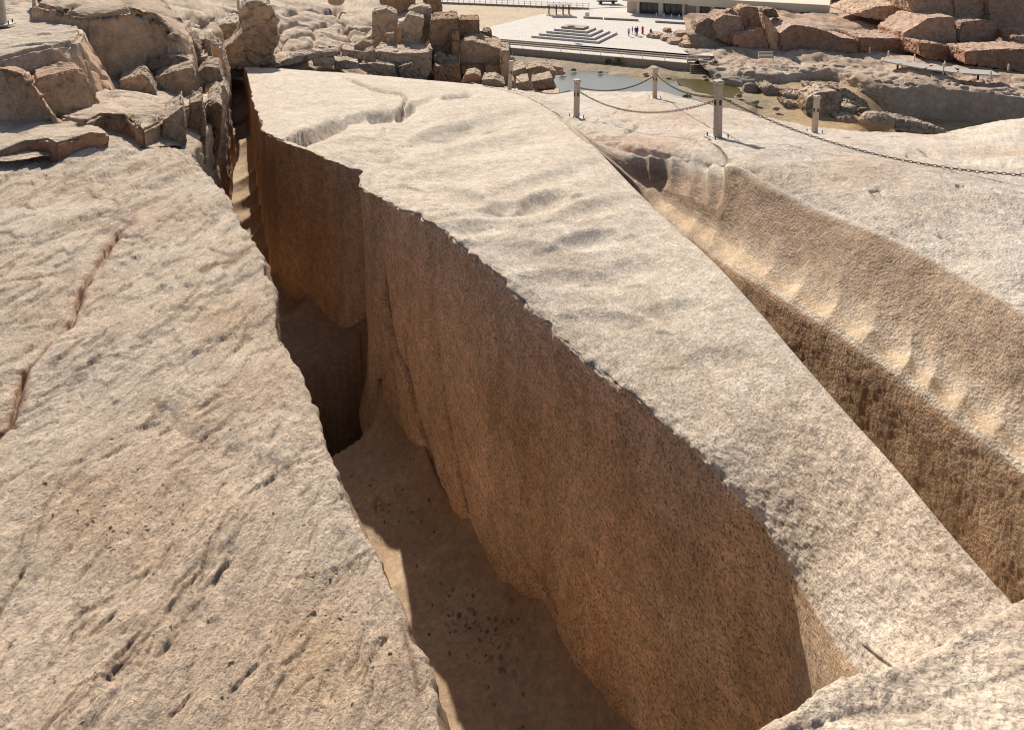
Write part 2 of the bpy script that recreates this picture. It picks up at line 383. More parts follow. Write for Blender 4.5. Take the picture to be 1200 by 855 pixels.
wc = [24, 24, 30, 38, 36, 42, 44, 50, 54, 56, 62, 56, 52, 52, 54, 60, 60]
P, ir, ic = surf(ctrl, 470, 520, wr=wr, wc=wc)
n = gnormal(P)
if n[200, 250, 2] < 0: n = -n
px, py = proj(P)
topm = 1-sstep(8.0, 8.8, ir)
d = fbm(P*np.array((.7, .5, .7)), 4, off=40)*0.09
d += flakes(P, (1.5, 0.42, 1.5), 9, off=41, sharp=0.05)*(.11+.07*sstep(460, 330, py))*(0.35+0.65*sstep(620, 420, py+0.35*px))
d += flakes(P, (4.5, 1.3, 4.5), 7, off=42, sharp=0.06)*0.028*(0.5+0.5*sstep(-.2, .3, fbm(P*0.8, 2, off=50)))
d += fbm(P*np.array((10, 4, 10)), 4, 0.62, off=43)*0.011 + fbm(P*np.array((30, 14, 30)), 3, 0.62, off=44)*0.007
# rough crumbly bands
b1, s1, t1 = seg_dist(px, py, [(330, 470), (315, 540), (285, 600), (245, 670), (190, 730), (130, 800), (70, 860)])
rb = np.exp(-(b1/34)**2); d += rb*(fbm(P*np.array((18, 6, 18)), 3, 0.65, off=60)*0.030+0.012)
b2, s2, t2 = seg_dist(px, py, [(180, 470), (215, 510), (265, 535), (325, 560)])
d += -0.035*sstep(26, 0, b2)*(s2 < 0)*sstep(0, .1, t2)
b3, *_ = seg_dist(px, py, [(250, 480), (330, 545), (400, 600)]); rb3 = np.exp(-(b3/40)**2); d += rb3*fbm(P*14, 3, 0.65, off=61)*0.014
CR = [([(262, 615), (246, 640), (234, 668), (214, 690), (196, 715), (178, 742), (150, 772), (112, 806), (60, 848), (20, 880)], 1.3, .03), ([(0, 335), (30, 333), (60, 324), (88, 311)], 2.4, .07), ([(0, 352), (20, 345), (44, 340)], 1.5, .03),
      ([(235, 325), (262, 315), (286, 300), (296, 290)], 2.4, .06), ([(60, 430), (75, 424), (96, 408)], 2.2, .05), ([(85, 440), (110, 428)], 1.8, .03), ([(172, 496), (181, 480), (188, 466)], 2.0, .05), ([(0, 715), (12, 690), (32, 660)], 2.2, .05),
      ([(200, 530), (225, 520)], 1.6, .04), ([(230, 290), (275, 312)], 1.5, .03), ([(10, 240), (28, 238), (40, 245)], 1.5, .03), ([(120, 790), (150, 760), (170, 735)], 2, .04), ([(470, 735), (482, 780), (490, 820)], 2, .03), ([(100, 215), (140, 240)], 1.4, .03)]
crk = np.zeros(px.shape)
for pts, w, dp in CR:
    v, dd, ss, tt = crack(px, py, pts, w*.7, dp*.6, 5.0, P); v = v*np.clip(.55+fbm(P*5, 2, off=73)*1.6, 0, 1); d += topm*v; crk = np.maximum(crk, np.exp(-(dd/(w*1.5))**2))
# many short splits along the grain of the rock
rs = random.Random(3)
for _ in range(170):
    cx, cy = rs.uniform(-10, 480), rs.uniform(190, 850)
    if cy > 560: an = rs.gauss(-52, 14)
    else: an = rs.gauss(-24, 13)
    Lc = rs.uniform(8, 34)*(1.5 if rs.random() < .2 else 1); ca, sa = math.cos(math.radians(an)), math.sin(math.radians(an)); bend = rs.uniform(-.15, .15)*Lc
    pts = [(cx-ca*Lc, cy-sa*Lc), (cx-sa*bend, cy+ca*bend), (cx+ca*Lc, cy+sa*Lc)]
    m_ = (np.abs(px-cx) < Lc+12) & (np.abs(py-cy) < Lc+12)
    if m_.sum() < 20: continue
    v, dd, ss, tt = crack(px[m_], py[m_], pts, rs.uniform(.7, 1.15), rs.uniform(.006, .018)*(1 if cy < 520 else .7), 4.0, P[m_]); v = v - rs.uniform(.2, 1.0)*.007*sstep(9, 0, dd)*(ss > 0)*np.minimum(1, np.minimum(tt, 1-tt)*5)
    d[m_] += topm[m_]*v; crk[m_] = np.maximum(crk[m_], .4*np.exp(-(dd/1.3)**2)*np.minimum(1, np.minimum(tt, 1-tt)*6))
# the long fracture with its raw reddish scarp
FR = [(158, 254), (143, 262), (133, 275), (126, 287), (112, 310), (96, 338), (90, 360), (82, 378), (66, 396), (46, 418), (32, 432), (26, 462), (12, 492), (-10, 520), (-60, 575)]
wx = fbm(P*4, 3, off=70)*6; wy = fbm(P*4, 3, off=71)*6
f1, fs, ft = seg_dist(px+wx, py+wy, FR)
d += topm*(-0.10*np.exp(-(f1/3.0)**2)*(0.4+0.6*np.abs(np.sin(ft*19))) - 0.055*sstep(30, 0, f1)*(fs > 0)*sstep(0, .08, ft))
red = np.exp(-(f1/7)**2)*np.clip(0.55+fbm(P*3, 3, off=72)*1.5, 0, 1)*topm
# edge crumbles into the trench
d += topm*fbm(P*np.array((45, 25, 45)), 2, .6, off=45)*0.004
d += np.exp(-((ir-8.2)/0.7)**2)*(flakes(P, 4, 5, off=80)*0.025+fbm(P*2, 3, off=81)*0.05+fbm(P*11, 3, off=82)*0.015)
P = P+n*d[..., None]
warm = fbm(P*0.9, 4, off=90); fine = fbm(P*4, 4, 0.62, off=91)
C = mixc((1.02, 1.0, 0.98), (0.97, 0.88, 0.80), np.clip(0.35+warm*1.4+sstep(350, 750, py)*0.25, 0, 1))
C = mixc(C, (0.82, 0.80, 0.78), np.clip(fine*1.4-0.1, 0, 0.6))
sp = np.maximum(np.exp(-((px-140)/120)**2-((py-600)/60)**2), np.exp(-((px-390)/80)**2-((py-770)/90)**2))
sp = np.maximum(sp, 0.8*np.exp(-((px-265)/50)**2-((py-375)/25)**2)); sp = np.clip(sp*(0.8+warm+fine*0.8), 0, 1)
C = mixc(C, (0.93, 0.80, 0.67), sp)
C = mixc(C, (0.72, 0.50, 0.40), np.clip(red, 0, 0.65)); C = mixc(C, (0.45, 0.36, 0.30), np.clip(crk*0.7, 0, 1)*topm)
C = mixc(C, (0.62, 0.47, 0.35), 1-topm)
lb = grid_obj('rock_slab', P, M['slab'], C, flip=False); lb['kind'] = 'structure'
SLAB_P, SLAB_PX, SLAB_PY = P, px, py

# ---- right bank: pale slope with the posts, its cut face, the ledge of scoops, the lower cut
c0 = [(545, 97, 27.5), (600, 104, 25.5), (640, 110, 24.5), (700, 107, 24.5), (767, 107.5, 24.0), (800, 115, 23), (817, 119, 22.5), (834, 123, 22), (850, 127, 21.5), (900, 139, 20.3), (955, 150, 19.2), (1040, 157, 18.4), (1110, 157, 18.2), (1200, 139, 19.5), (1340, 133, 20)]
c1 = [(560, 100, 24.8), (605, 107, 22.4), (640, 115, 21.0), (690, 118, 20.2), (767, 115.5, 20.6), (800, 124, 18.8), (817, 128, 18), (834, 132.5, 17.2), (850, 137, 16.6), (900, 148, 15.6), (955, 159, 14.9), (1040, 170, 13.9), (1110, 178, 13.0), (1200, 182, 12.2), (1340, 190, 11.4)]
c2 = [(575, 102.5, 23.8), (610, 111, 20.8), (638, 123, 17.6), (676, 138, 15.6), (740, 148, 14.0), (790, 153, 13.2), (808, 156, 12.6), (826, 158.5, 12.0), (841, 161, 11.35), (895, 169, 10.6), (955, 178, 10.1), (1040, 195, 9.35), (1110, 210, 8.8), (1200, 232, 8.15), (1340, 262, 7.4)]
c3 = [(585, 104, 23.2), (618, 114.5, 19.6), (645, 129, 16.7), (688, 160, 12.9), (728, 176, 12.2), (775, 183, 11.6), (812, 184, 11.0), (843, 187, 10.3), (852, 190, 9.8), (895, 209, 8.95), (958, 240, 8.05), (1035, 270, 7.1), (1105, 306, 6.35), (1200, 360, 5.3), (1340, 450, 4.4)]
c4 = [(586, 104.5, 23.1), (619, 115, 19.4), (646, 130, 16.5), (690, 163, 12.6), (730, 190, 11.9), (768, 208, 11.5), (806, 214, 10.6), (841, 226, 9.75), (853, 205, 9.6), (890, 222, 8.85), (952, 253, 7.95), (1030, 283, 7.02), (1101, 320, 6.26), (1198, 375, 5.22), (1340, 470, 4.33)]
c5 = [(587, 105, 23), (620, 115.5, 19.3), (648, 132, 16.2), (692, 168, 12.2), (738, 205, 11.7), (772, 230, 11.2), (804, 250, 10.25), (836, 268, 9.42), (847, 276, 9.15), (892, 306, 8.05), (955, 343, 7.05), (1018, 382, 6.3), (1087, 432, 5.65), (1196, 512, 4.75), (1340, 640, 3.9)]
c6 = [(588, 106, 22.9), (621, 117, 19.0), (649, 135, 15.9), (694, 172, 11.9), (740, 212, 11.5), (764, 243, 10.95), (795, 268, 9.95), (825, 289, 9.15), (835, 297, 8.9), (880, 324, 7.8), (942, 362, 6.83), (1004, 402, 6.1), (1072, 453, 5.45), (1182, 535, 4.58), (1325, 668, 3.76)]
ctrl = [c0, c1, c2, c3, c4, c5, c6]
back = [[topx(W(*p[:2], Y=p[2])+np.array((0.5, 14.0, -9.0))) for p in c0], [topx(W(*p[:2], Y=p[2])+np.array((0, 1.4, -0.55))) for p in c0]]
low1, low2 = [], []
for k, p in enumerate(c6):
    q = W(*p[:2], Y=p[2]); drop = 2.6 if k > 3 else 0.5
    low1.append(topx(q+np.array((-0.06, 0, -0.10)))); low2.append(topx(q+np.array((-0.22, -0.05, -drop))))
ctrl = back+ctrl+[low1, low2]
wr = [14, 12, 22, 42, 60, 14, 70, 20, 6, 95]
P, ir, ic = surf(ctrl, 430, 560, wr=wr)
n = gnormal(P)
if n[100, 300, 2] < 0: n = -n
px, py = proj(P)
topm = 1-sstep(4.95, 5.4, ir); upper = sstep(5.2, 5.8, ir)*(1-sstep(6.6, 7.2, ir)); ledge = np.exp(-((ir-7.5)/0.65)**2); lower = sstep(8.1, 8.6, ir)
dist = P[..., 1]
far = sstep(9, 16, dist)
d = topm*(fbm(P*0.45, 4, off=100)*0.10 + flakes(P, (.9, .7, .9), 7, off=101, sharp=.1)*0.07 + fbm(P*3.2, 4, .6, off=102)*(0.025+0.02*far) + fbm(P*12, 3, .6, off=103)*0.007)
face = np.clip(upper+lower+0.25*ledge, 0, 1)
d += face*(fbm(P*1.4, 3, off=104)*0.05 + fbm(P*13, 3, .62, off=105)*0.010 + fbm(P*30, 2, .6, off=106)*0.006)
# scoops along the ledge
ph = np.zeros(px.shape)
sx = [758, 787, 812, 836, 868, 900, 936, 975, 1017, 1062, 1090, 1125, 1168, 1215, 1270]
sarr = np.array(sx, float); kk = np.interp(px, sarr, np.arange(len(sarr)))
kk = kk+0.35*(ir-7.5); fr_ = kk-np.floor(kk); bowl = .5*(.5-.5*np.cos(2*math.pi*fr_))**.7+.5*(1-(2*fr_-1)**2); bowl = bowl*np.take(np.array([.7, 1.1, .8, 1.0, .6, 1.15, .9, .7, 1.0, .55, .9, .75, .6, .8, .7, .7]), np.clip(np.floor(kk).astype(int), 0, 15))
dirn = np.where(px > 745, 1.0, 0.0)
led2 = np.exp(-((ir-7.45)/0.5)**2)
d += dirn*led2*(0.025-0.08*bowl) + dirn*sstep(6.2, 7.0, ir)*(1-sstep(7.0, 7.6, ir))*(bowl-.5)*-0.02
# scoops at the head of the cut
hd = sstep(735, 760, px)*(1-sstep(846, 852, px))*sstep(4.7, 5.1, ir)*(1-sstep(6.6, 7.1, ir))
kb = np.interp(px, [740, 762, 788, 812, 832, 850], np.arange(6)); fb = kb-np.floor(kb)
d += hd*(-0.13*(1-np.abs(2*fb-1)**1.6)+0.03)*sstep(6.4, 5.9, ir)
d += -0.08*np.exp(-((px-832)/18)**2-((py-189)/5)**2)*sstep(851, 846, px)
# weather cracks on the slope
for pts, w, dp in [([(648, 131), (672, 146), (700, 160), (730, 172), (760, 178), (790, 182)], 3.0, .10), ([(730, 157), (742, 152), (750, 148)], 1.8, .06), ([(796, 158), (812, 165), (826, 174)], 1.6, .05), ([(680, 138), (706, 144)], 1.3, .05), ([(728, 145), (745, 143)], 1.2, .04),
                   ([(1070, 172), (1110, 183), (1150, 188), (1200, 193)], 3.0, .10), ([(1060, 180), (1080, 183)], 1.5, .05), ([(1018, 224), (1030, 222), (1038, 226)], 1.6, .06), ([(1022, 226), (1034, 233)], 1.5, .05), ([(1090, 222), (1130, 243), (1170, 256), (1200, 264)], 1.0, .03),
                   ([(1095, 272), (1120, 280), (1140, 284)], 2.0, .05), ([(1120, 221), (1132, 222)], 1.6, .05), ([(1160, 225), (1172, 236)], .9, .02), ([(870, 148), (910, 152)], 1.2, .05), ([(1060, 245), (1085, 250)], 1.2, .03), ([(960, 205), (990, 213)], 1.2, .03)]:
    v, *_ = crack(px, py, pts, w, dp, 2.0, P); d += topm*v
d += topm*(-0.10)*np.exp(-((px-1140)/70)**2-((py-180)/5)**2)
P = P+n*d[..., None]
warm = fbm(P*0.5, 4, off=110); fine = fbm(P*3.5, 4, .6, off=111)
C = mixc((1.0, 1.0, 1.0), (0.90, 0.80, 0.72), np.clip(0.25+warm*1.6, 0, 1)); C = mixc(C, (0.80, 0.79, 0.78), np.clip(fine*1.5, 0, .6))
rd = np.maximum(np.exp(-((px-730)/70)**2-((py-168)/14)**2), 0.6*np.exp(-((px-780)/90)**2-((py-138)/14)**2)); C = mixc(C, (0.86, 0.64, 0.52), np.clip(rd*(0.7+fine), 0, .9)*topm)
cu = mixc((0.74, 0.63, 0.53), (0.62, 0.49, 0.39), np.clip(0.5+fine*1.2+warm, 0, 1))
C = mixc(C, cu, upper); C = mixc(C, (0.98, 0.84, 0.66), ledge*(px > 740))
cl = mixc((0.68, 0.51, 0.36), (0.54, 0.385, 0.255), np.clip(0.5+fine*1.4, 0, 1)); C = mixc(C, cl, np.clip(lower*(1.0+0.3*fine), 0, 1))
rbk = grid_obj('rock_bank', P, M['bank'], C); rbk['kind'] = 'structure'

# ---- floor of the left trench (plan grid)
gs = np.arange(-1.0, 36.0, 0.055); gt = np.arange(-0.6, 3.6, 0.05)
T, Y = np.meshgrid(gt, gs); X = np.interp(Y, [-5, 2.5, 4.0, 10, 11, 13, 26, 36], [1.6, 1.7, 1.5, -2.0, -2.7, -4.7, -10.3, -14.6])+0.3-T*np.interp(Y, [0, 10, 12, 30], [1, 1, 1.25, 1])
wallpts = [(p[0], p[1]) for p in Lw]
dw, sw, tw = seg_dist(X, Y, wallpts)
H = floorH(Y)
PX3 = np.stack((X, Y, 0*X), -1)
s_al = Y*0.877-X*0.48
bw = np.interp(s_al, [-2, 2.2, 3.6, 5.0, 6.3, 7.6, 9.2, 10.6, 12, 13.1, 14.2, 15.3, 16.4, 17.6, 19, 22, 26, 40], np.arange(18)); fbw = bw-np.floor(bw)
H = H - 0.24*np.clip(1.0-np.minimum(fbw, 1-fbw)*3.2, 0, 1)**1.6*sstep(1.2, 0.1, dw)
H = H - 0.30*np.exp(-(dw/0.16)) - 0.06*fbm(PX3*1.1, 4, off=120) - 0.012*fbm(PX3*7, 3, off=121)
H = H + 0.6*sstep(.35, .05, np.abs(Y-23.5-0.35*(X+9)))
pit = [tuple(W(x_, y_, H=7.22)[:2]) for x_, y_ in ((300, 462), (345, 441), (385, 424), (426, 411), (446, 440), (442, 474), (434, 497), (412, 515), (385, 530), (330, 556))]
def inside(X, Y, poly):
    r = np.zeros(X.shape, bool); m = len(poly)
    for k in range(m):
        (x1, y1), (x2, y2) = poly[k], poly[(k+1) % m]
        c = ((y1 > Y) != (y2 > Y)); r ^= c & (X < (x2-x1)*(Y-y1)/(y2-y1+1e-12)+x1)
    return r
dp, *_ = seg_dist(X, Y, pit+[pit[0]]); dp = np.where(inside(X, Y, pit), dp, -dp)
H = H + 9.0*sstep(-0.04, 0.14, dp)
pit2 = [(-11.2, 22.2), (-9.2, 22.2), (-8.6, 20.8), (-10.6, 20.8)]
P = np.stack((X, Y, CZ-H), -1)
warm = fbm(PX3*0.8, 3, off=125)
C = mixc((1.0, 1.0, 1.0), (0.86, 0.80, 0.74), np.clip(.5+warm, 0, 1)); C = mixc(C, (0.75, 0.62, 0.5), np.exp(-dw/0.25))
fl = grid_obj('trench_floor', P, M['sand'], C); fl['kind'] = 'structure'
# ---- floor of the right trench
gx = np.arange(0.5, 5.2, 0.05); gy = np.arange(1.0, 13, 0.05); X, Y = np.meshgrid(gx, gy)
H = np.interp(Y, [1, 3, 4.4, 5.2, 7, 13], [4.6, 4.65, 4.8, 5.2, 5.5, 5.8]); PX3 = np.stack((X, Y, 0*X), -1)
P = np.stack((X, Y, CZ-H+0.05*fbm(PX3*1.5, 4, off=130)), -1)
fr2 = grid_obj('trench_floor', P, M['sand'], np.ones(P.shape), keep=X > 2.20-0.087*Y); fr2['kind'] = 'structure'

# ---- the rock in front of the tip
e = [(880, 858, 2.55), (905, 844, 2.55), (940, 828, 2.55), (985, 805, 2.55), (1040, 781, 2.53), (1085, 763, 2.53), (1130, 738, 2.5), (1200, 706, 2.48), (1300, 660, 2.48), (1420, 610, 2.48)]
ctrl = []
for dz, oy in ((1.6, 0.05), (0.25, 0.03), (0.05, 0.02)):
    ctrl.append([topx(W(x, y, H=h)+np.array((0, oy, -dz))) for x, y, h in e])
ctrl.append([topx(W(x, y, H=h)) for x, y, h in e])
for t, rise in ((0.06, .01), (0.22, 0.05), (0.55, 0.10), (1.0, 0.12)):
    ctrl.append([topx(np.array((*(W(x, y, H=h)+np.array((0.05, -1.25, 0))*t)[:2], W(x, y, H=h)[2]+rise))) for x, y, h in e])
P, ir, ic = surf(ctrl, 200, 300, wr=[30, 10, 5, 12, 30, 60, 60])
n = gnormal(P)
if n[150, 150, 2] < 0: n = -n
px, py = proj(P)
d = fbm(P*1.2, 4, off=140)*0.03+flakes(P, (2.2, 2.2, 2.2), 6, off=141, sharp=.12)*0.04+fbm(P*8, 4, .62, off=142)*0.012+fbm(P*25, 3, .6, off=143)*0.005
q, qs, qt = seg_dist(px, py, [(930, 850), (1000, 838), (1080, 822), (1150, 800), (1240, 775)]); d += -0.010*sstep(-3, 3, q*qs)*sstep(20, 0, q)
P = P+n*d[..., None]
fine = fbm(P*5, 4, .6, off=145); C = mixc((1.1, 1.04, 0.96), (0.92, 0.82, 0.74), np.clip(.3+fine*1.5, 0, 1))
nr_ = grid_obj('rock_ledge', P, M['bank'], C); nr_['kind'] = 'structure'
# ================================================================== ROCK TOOLS
rng = random.Random(11)
def finish(name, V, T, mat, seed, amp, freq, tint, raw=None, origin=True, parent=None, flake=0.5, smooth=True):
    """displace a triangle soup outward with rock noise and make one object with its origin at its base"""
    V = np.asarray(V, float); T = np.asarray(T, np.int64)
    fn = np.cross(V[T[:, 1]]-V[T[:, 0]], V[T[:, 2]]-V[T[:, 0]])
    vn = np.zeros_like(V)
    for k in range(3): np.add.at(vn, T[:, k], fn)
    vn /= np.linalg.norm(vn, axis=1)[:, None]+1e-12
    d = amp*(fbm(V*freq, 4, .55, off=seed*3.7)*.9 + 1.6*flake*flakes(V, freq*1.1, 5, off=seed*1.9, sharp=.1) + 0.55*fbm(V*freq*4, 3, .65, off=seed) - 1.2*np.clip(fbm(V*freq*1.3, 3, ridge=True, off=seed*5.1)-.62, 0, 1)*4)
    V2 = V+vn*d[:, None]
    o0 = np.array((V2[:, 0].mean(), V2[:, 1].mean(), V2[:, 2].min())) if origin else np.zeros(3)
    me = bpy.data.meshes.new(name); nt = len(T)
    me.vertices.add(len(V2)); me.vertices.foreach_set('co', (V2-o0).astype(np.float32).ravel())
    me.loops.add(nt*3); me.loops.foreach_set('vertex_index', T.astype(np.int32).ravel())
    me.polygons.add(nt); me.polygons.foreach_set('loop_start', np.arange(0, nt*3, 3, dtype=np.int32)); me.polygons.foreach_set('loop_total', np.full(nt, 3, np.int32))
    me.update(calc_edges=True); me.polygons.foreach_set('use_smooth', np.ones(nt, bool))
    f = fbm(V*freq*1.5, 3, off=seed*2.2)[:, None]
    C = np.asarray(tint)*(1+0.18*f)
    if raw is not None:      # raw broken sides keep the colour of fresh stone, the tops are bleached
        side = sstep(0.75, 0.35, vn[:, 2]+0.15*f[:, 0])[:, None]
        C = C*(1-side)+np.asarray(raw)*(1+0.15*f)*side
    setcol(me, C)
    o = link(name, me, mat, parent)
    if parent is None: o.location = o0
    else: o.location = o0
    return o
def refine(bm, L, maxit=7):
    bmesh.ops.triangulate(bm, faces=bm.faces[:])
    for _ in range(maxit):
        es = [e for e in bm.edges if e.calc_length() > L]
        if not es or len(bm.faces) > 30000: break
        bmesh.ops.subdivide_edges(bm, edges=es, cuts=1)
        bmesh.ops.triangulate(bm, faces=[f for f in bm.faces if len(f.verts) > 3])
def bm_out(bm):
    bmesh.ops.recalc_face_normals(bm, faces=bm.faces[:]); bm.verts.index_update()
    V = np.array([v.co[:] for v in bm.verts]); T = np.array([[v.index for v in f.verts] for f in bm.faces]); bm.free(); return V, T
SEED = [0]
def hull_rock(name, top, bot, mat, res, amp, freq, tint, raw, bevel, parent=None, flake=.5):
    SEED[0] += 1
    bm = bmesh.new(); a = [bm.verts.new(p) for p in top]; b = [bm.verts.new(p) for p in bot]; n = len(a)
    bm.faces.new(a); bm.faces.new(b[::-1])
    for k in range(n): bm.faces.new((a[k], b[k], b[(k+1) % n], a[(k+1) % n]))
    bmesh.ops.recalc_face_normals(bm, faces=bm.faces[:])
    if bevel: bmesh.ops.bevel(bm, geom=bm.edges[:], offset=bevel, segments=2, affect='EDGES', clamp_overlap=True)
    refine(bm, res); V, T = bm_out(bm)
    return finish(name, V, T, mat, SEED[0], amp, freq, tint, raw, parent=parent, flake=flake)
def tblock(name, top, drop, batter=0.1, tint=(1, 1, 1), raw=(.8, .66, .55), label=None, cat='rock', group=None, kind=None, amp=None, bevel=None, mat='rock', px=2.0, parent=None, flake=.5):
    """rock given by the outline of its top (pixel, pixel, distance); it drops straight down with a batter"""
    Tp = np.array([W(x, y, Y=Y) for x, y, Y in top]); c = Tp.mean(0); Ym = Tp[:, 1].mean()
    B = Tp.copy(); r = B-c; r[:, 2] = 0; r /= np.linalg.norm(r, axis=1)[:, None]+1e-9
    B += r*batter; B[:, 2] = Tp[:, 2].min()-drop
    size = np.linalg.norm(Tp.max(0)[:2]-Tp.min(0)[:2])
    o = hull_rock(name, Tp, B, M[mat], Ym*px/F, amp if amp is not None else min(0.02*Ym**0.5, size*0.03), 3.2/max(size, .3)+0.35, tint, raw, bevel if bevel is not None else size*0.007, parent, flake)
    if label: tag(o, label, cat, group)
    if kind: o['kind'] = kind
    return o
def fblock(name, face, Y, depth, back=0.85, yaw=0.0, lean=0.12, tint=(1, 1, 1), raw=(.8, .66, .55), label=None, cat='rock', group=None, amp=None, bevel=None, px=2.0, mat='rock', kind=None, flake=.5, rise=0.0, parent=None, ext=0):
    """rock given by the outline of its side that faces us, at a distance; it reaches back by depth"""
    ym = sum(y for x, y in face)/len(face)
    Fc = np.array([W(x, y+(ext if y > ym else 0), Y=Y) for x, y in face]); c = Fc.mean(0)
    Fc[:, 1] += (Fc[:, 0]-c[0])*math.tan(math.radians(yaw)) + (Fc[:, 2]-c[2])*lean
    B = c+(Fc-c)*np.array((back, 1, 1.0)); B[:, 1] += depth; B[:, 0] += depth*min(0, c[0]/c[1]+.04); B[:, 2] += rise*np.where(Fc[:, 2] > c[2], 1, 0)
    size = np.linalg.norm(Fc.max(0)-Fc.min(0))
    o = hull_rock(name, Fc, B, M[mat], Y*px/F, amp if amp is not None else min(0.02*Y**0.5, size*0.03), 3.2/max(size, .3)+0.3, tint, raw, bevel if bevel is not None else size*0.007, parent, flake)
    if label: tag(o, label, cat, group)
    if kind: o['kind'] = kind
    return o
def boulder(name, x0, x1, y0, y1, Y, deep=0.8, tint=(1, 1, 1), raw=None, label=None, cat='boulder', group=None, facet=0.5, mat='rock', px=2.2):
    """boulder seen between pixel columns x0..x1 and rows y0..y1 at a distance"""
    SEED[0] += 1; r = random.Random(SEED[0]); a, b = W(x0, y1, Y=Y), W(x1, y0, Y=Y)
    c = (a+b)/2; sx, sz = (b[0]-a[0])/2, (b[2]-a[2])/2; sy = sx*deep
    bm = bmesh.new(); bmesh.ops.create_icosphere(bm, subdivisions=3, radius=1.0)
    V0 = np.array([v.co[:] for v in bm.verts])
    Q = V0.copy()
    for _ in range(9):         # cut flat facets
        nrm = np.array([r.gauss(0, 1) for _ in range(3)]); nrm /= np.linalg.norm(nrm); h = r.uniform(0.62, 0.9)
        s = Q@nrm; Q -= np.where(s > h, (s-h)*facet*1.6, 0)[:, None]*nrm
    ext = np.abs(Q).max(0); Q = Q/ext
    for v, q in zip(bm.verts, Q): v.co = (c[0]+q[0]*sx, c[1]+q[1]*sy, c[2]+q[2]*sz)
    refine(bm, Y*px/F, 3); Vv, T = bm_out(bm)
    o = finish(name, Vv, T, M[mat], SEED[0], min(0.05*sx, 0.1), 1.5/max(sx, .1), tint, raw)
    if label: tag(o, label, cat, group)
    return o
def patchH(name, rows, nr, nc, mat, disp, colour=None, kind='structure', wr=None, byY=False, smooth=(True, True)):
    """terrain sheet from a grid of (pixel, pixel, depth below the eye) or distances"""
    ctrl = [[(x, y, (h if byY else W(x, y, H=h)[1])) for x, y, h in r] for r in rows]
    P, ir, ic = surf(ctrl, nr, nc, wr=wr, smooth=smooth); n = gnormal(P)
    if n[nr//2, nc//2, 2] < 0: n = -n
    px, py = proj(P); P = P+n*disp(P, px, py, ir, ic)[..., None]
    C = colour(P, px, py, ir, ic) if colour else np.ones(P.shape)
    o = grid_obj(name, P, mat, C)
    if kind: o['kind'] = kind
    return o
BROWN, TAN, GREYR, RED, PALE = (.62, .46, .34), (.92, .82, .72), (.80, .72, .64), (.72, .43, .31), (1.05, 1.0, .94)

# ================================================================== LEFT BANK, behind the foreground slab
# bed of the upper quarry floor: plateau that everything behind the slab stands on
def dplat(P, px, py, ir, ic):
    f = sstep(10, 25, P[..., 1])
    cr_ = 0
    for pts in ([(324, 33), (350, 29), (372, 30), (402, 24)], [(328, 47), (356, 42), (384, 44), (425, 50)], [(322, 63), (352, 59), (380, 61), (404, 58)], [(334, 18), (356, 12), (380, 14), (400, 8)], [(322, 24), (334, 40), (330, 60)], [(366, 30), (372, 44), (364, 60)], [(392, 10), (404, 26), (412, 46)], [(205, 22), (222, 18), (240, 26), (252, 25)], [(215, 32), (232, 27), (246, 30)], [(400, 36), (420, 34), (436, 38)]):
        wv = fbm(P*.6, 3, off=207)*5; dd, ss, tt = seg_dist(px+wv, py+wv*.6, pts); cr_ = cr_ - .30*np.exp(-(dd/1.3)**2) - .16*sstep(7, 0, dd)*(ss > 0)
    return cr_*f + fbm(P*0.35, 4, off=200)*0.14*f + flakes(P, (.16, .7, .7), 8, off=201, sharp=.05)*(0.05+0.55*f) - 0.3*f*np.clip(fbm(P*np.array((.18, .7, .5)), 3, ridge=True, off=203)-.66, 0, 1) + fbm(P*2.5, 4, .6, off=202)*0.05
def cplat(P, px, py, ir, ic):
    w = fbm(P*0.3, 3, off=205); fn = fbm(P*2, 4, .6, off=206)
    return mixc(mixc((1.12, 1.04, .95), (.98, .86, .76), np.clip(.4+w, 0, 1)), (.78, .72, .68), np.clip(fn*1.6, 0, .7))
patchH('quarry_bed', [
    [(-200, 0, 32), (0, -5, 33), (120, -10, 34), (200, -6, 36), (240, -6, 37), (262, 4, 34)],
    [(-200, 40, 18), (0, 25, 18), (120, 25, 20), (205, 28, 22), (246, 46, 23.5), (259, 76, 24.5)],
    [(-200, 110, 9.6), (0, 100, 10.2), (120, 100, 11.5), (205, 98, 13.0), (250, 96, 15.6), (259, 98, 16.5)],
    [(-200, 190, 6.9), (0, 190, 7.0), (90, 178, 7.6), (180, 172, 8.4), (222, 172, 9.0), (232, 168, 9.4)]],
    170, 200, M['rock'], dplat, cplat, byY=True)
patchH('quarry_bed', [
    [(-200, -45, 75), (120, -45, 75), (230, -45, 75), (290, -45, 75), (345, -45, 76), (400, -45, 78), (450, -40, 78), (520, -20, 74)],
    [(-200, 0, 31.8), (120, -11, 33.8), (215, -7, 35.8), (285, -6, 40), (335, 0, 44), (390, 5, 46), (440, 20, 42), (510, 40, 40)],
    [(200, 42, 28), (230, 46, 29), (268, 50, 29), (300, 55, 30), (340, 56, 31), (385, 60, 32), (440, 70, 33), (520, 88, 32)],
    [(262, 74, 27), (272, 75, 27.5), (290, 76, 27.6), (310, 78, 27.2), (340, 79, 27), (385, 82, 28), (450, 96, 28.5), (520, 108, 28)],
    [(264, 90, 26.8), (274, 92, 27.2), (290, 95, 27.2), (310, 110, 26.8), (340, 116, 26.2), (385, 120, 26.6), (450, 122, 27), (520, 124, 26.6)]],
    130, 200, M['rock'], dplat, cplat, byY=True)
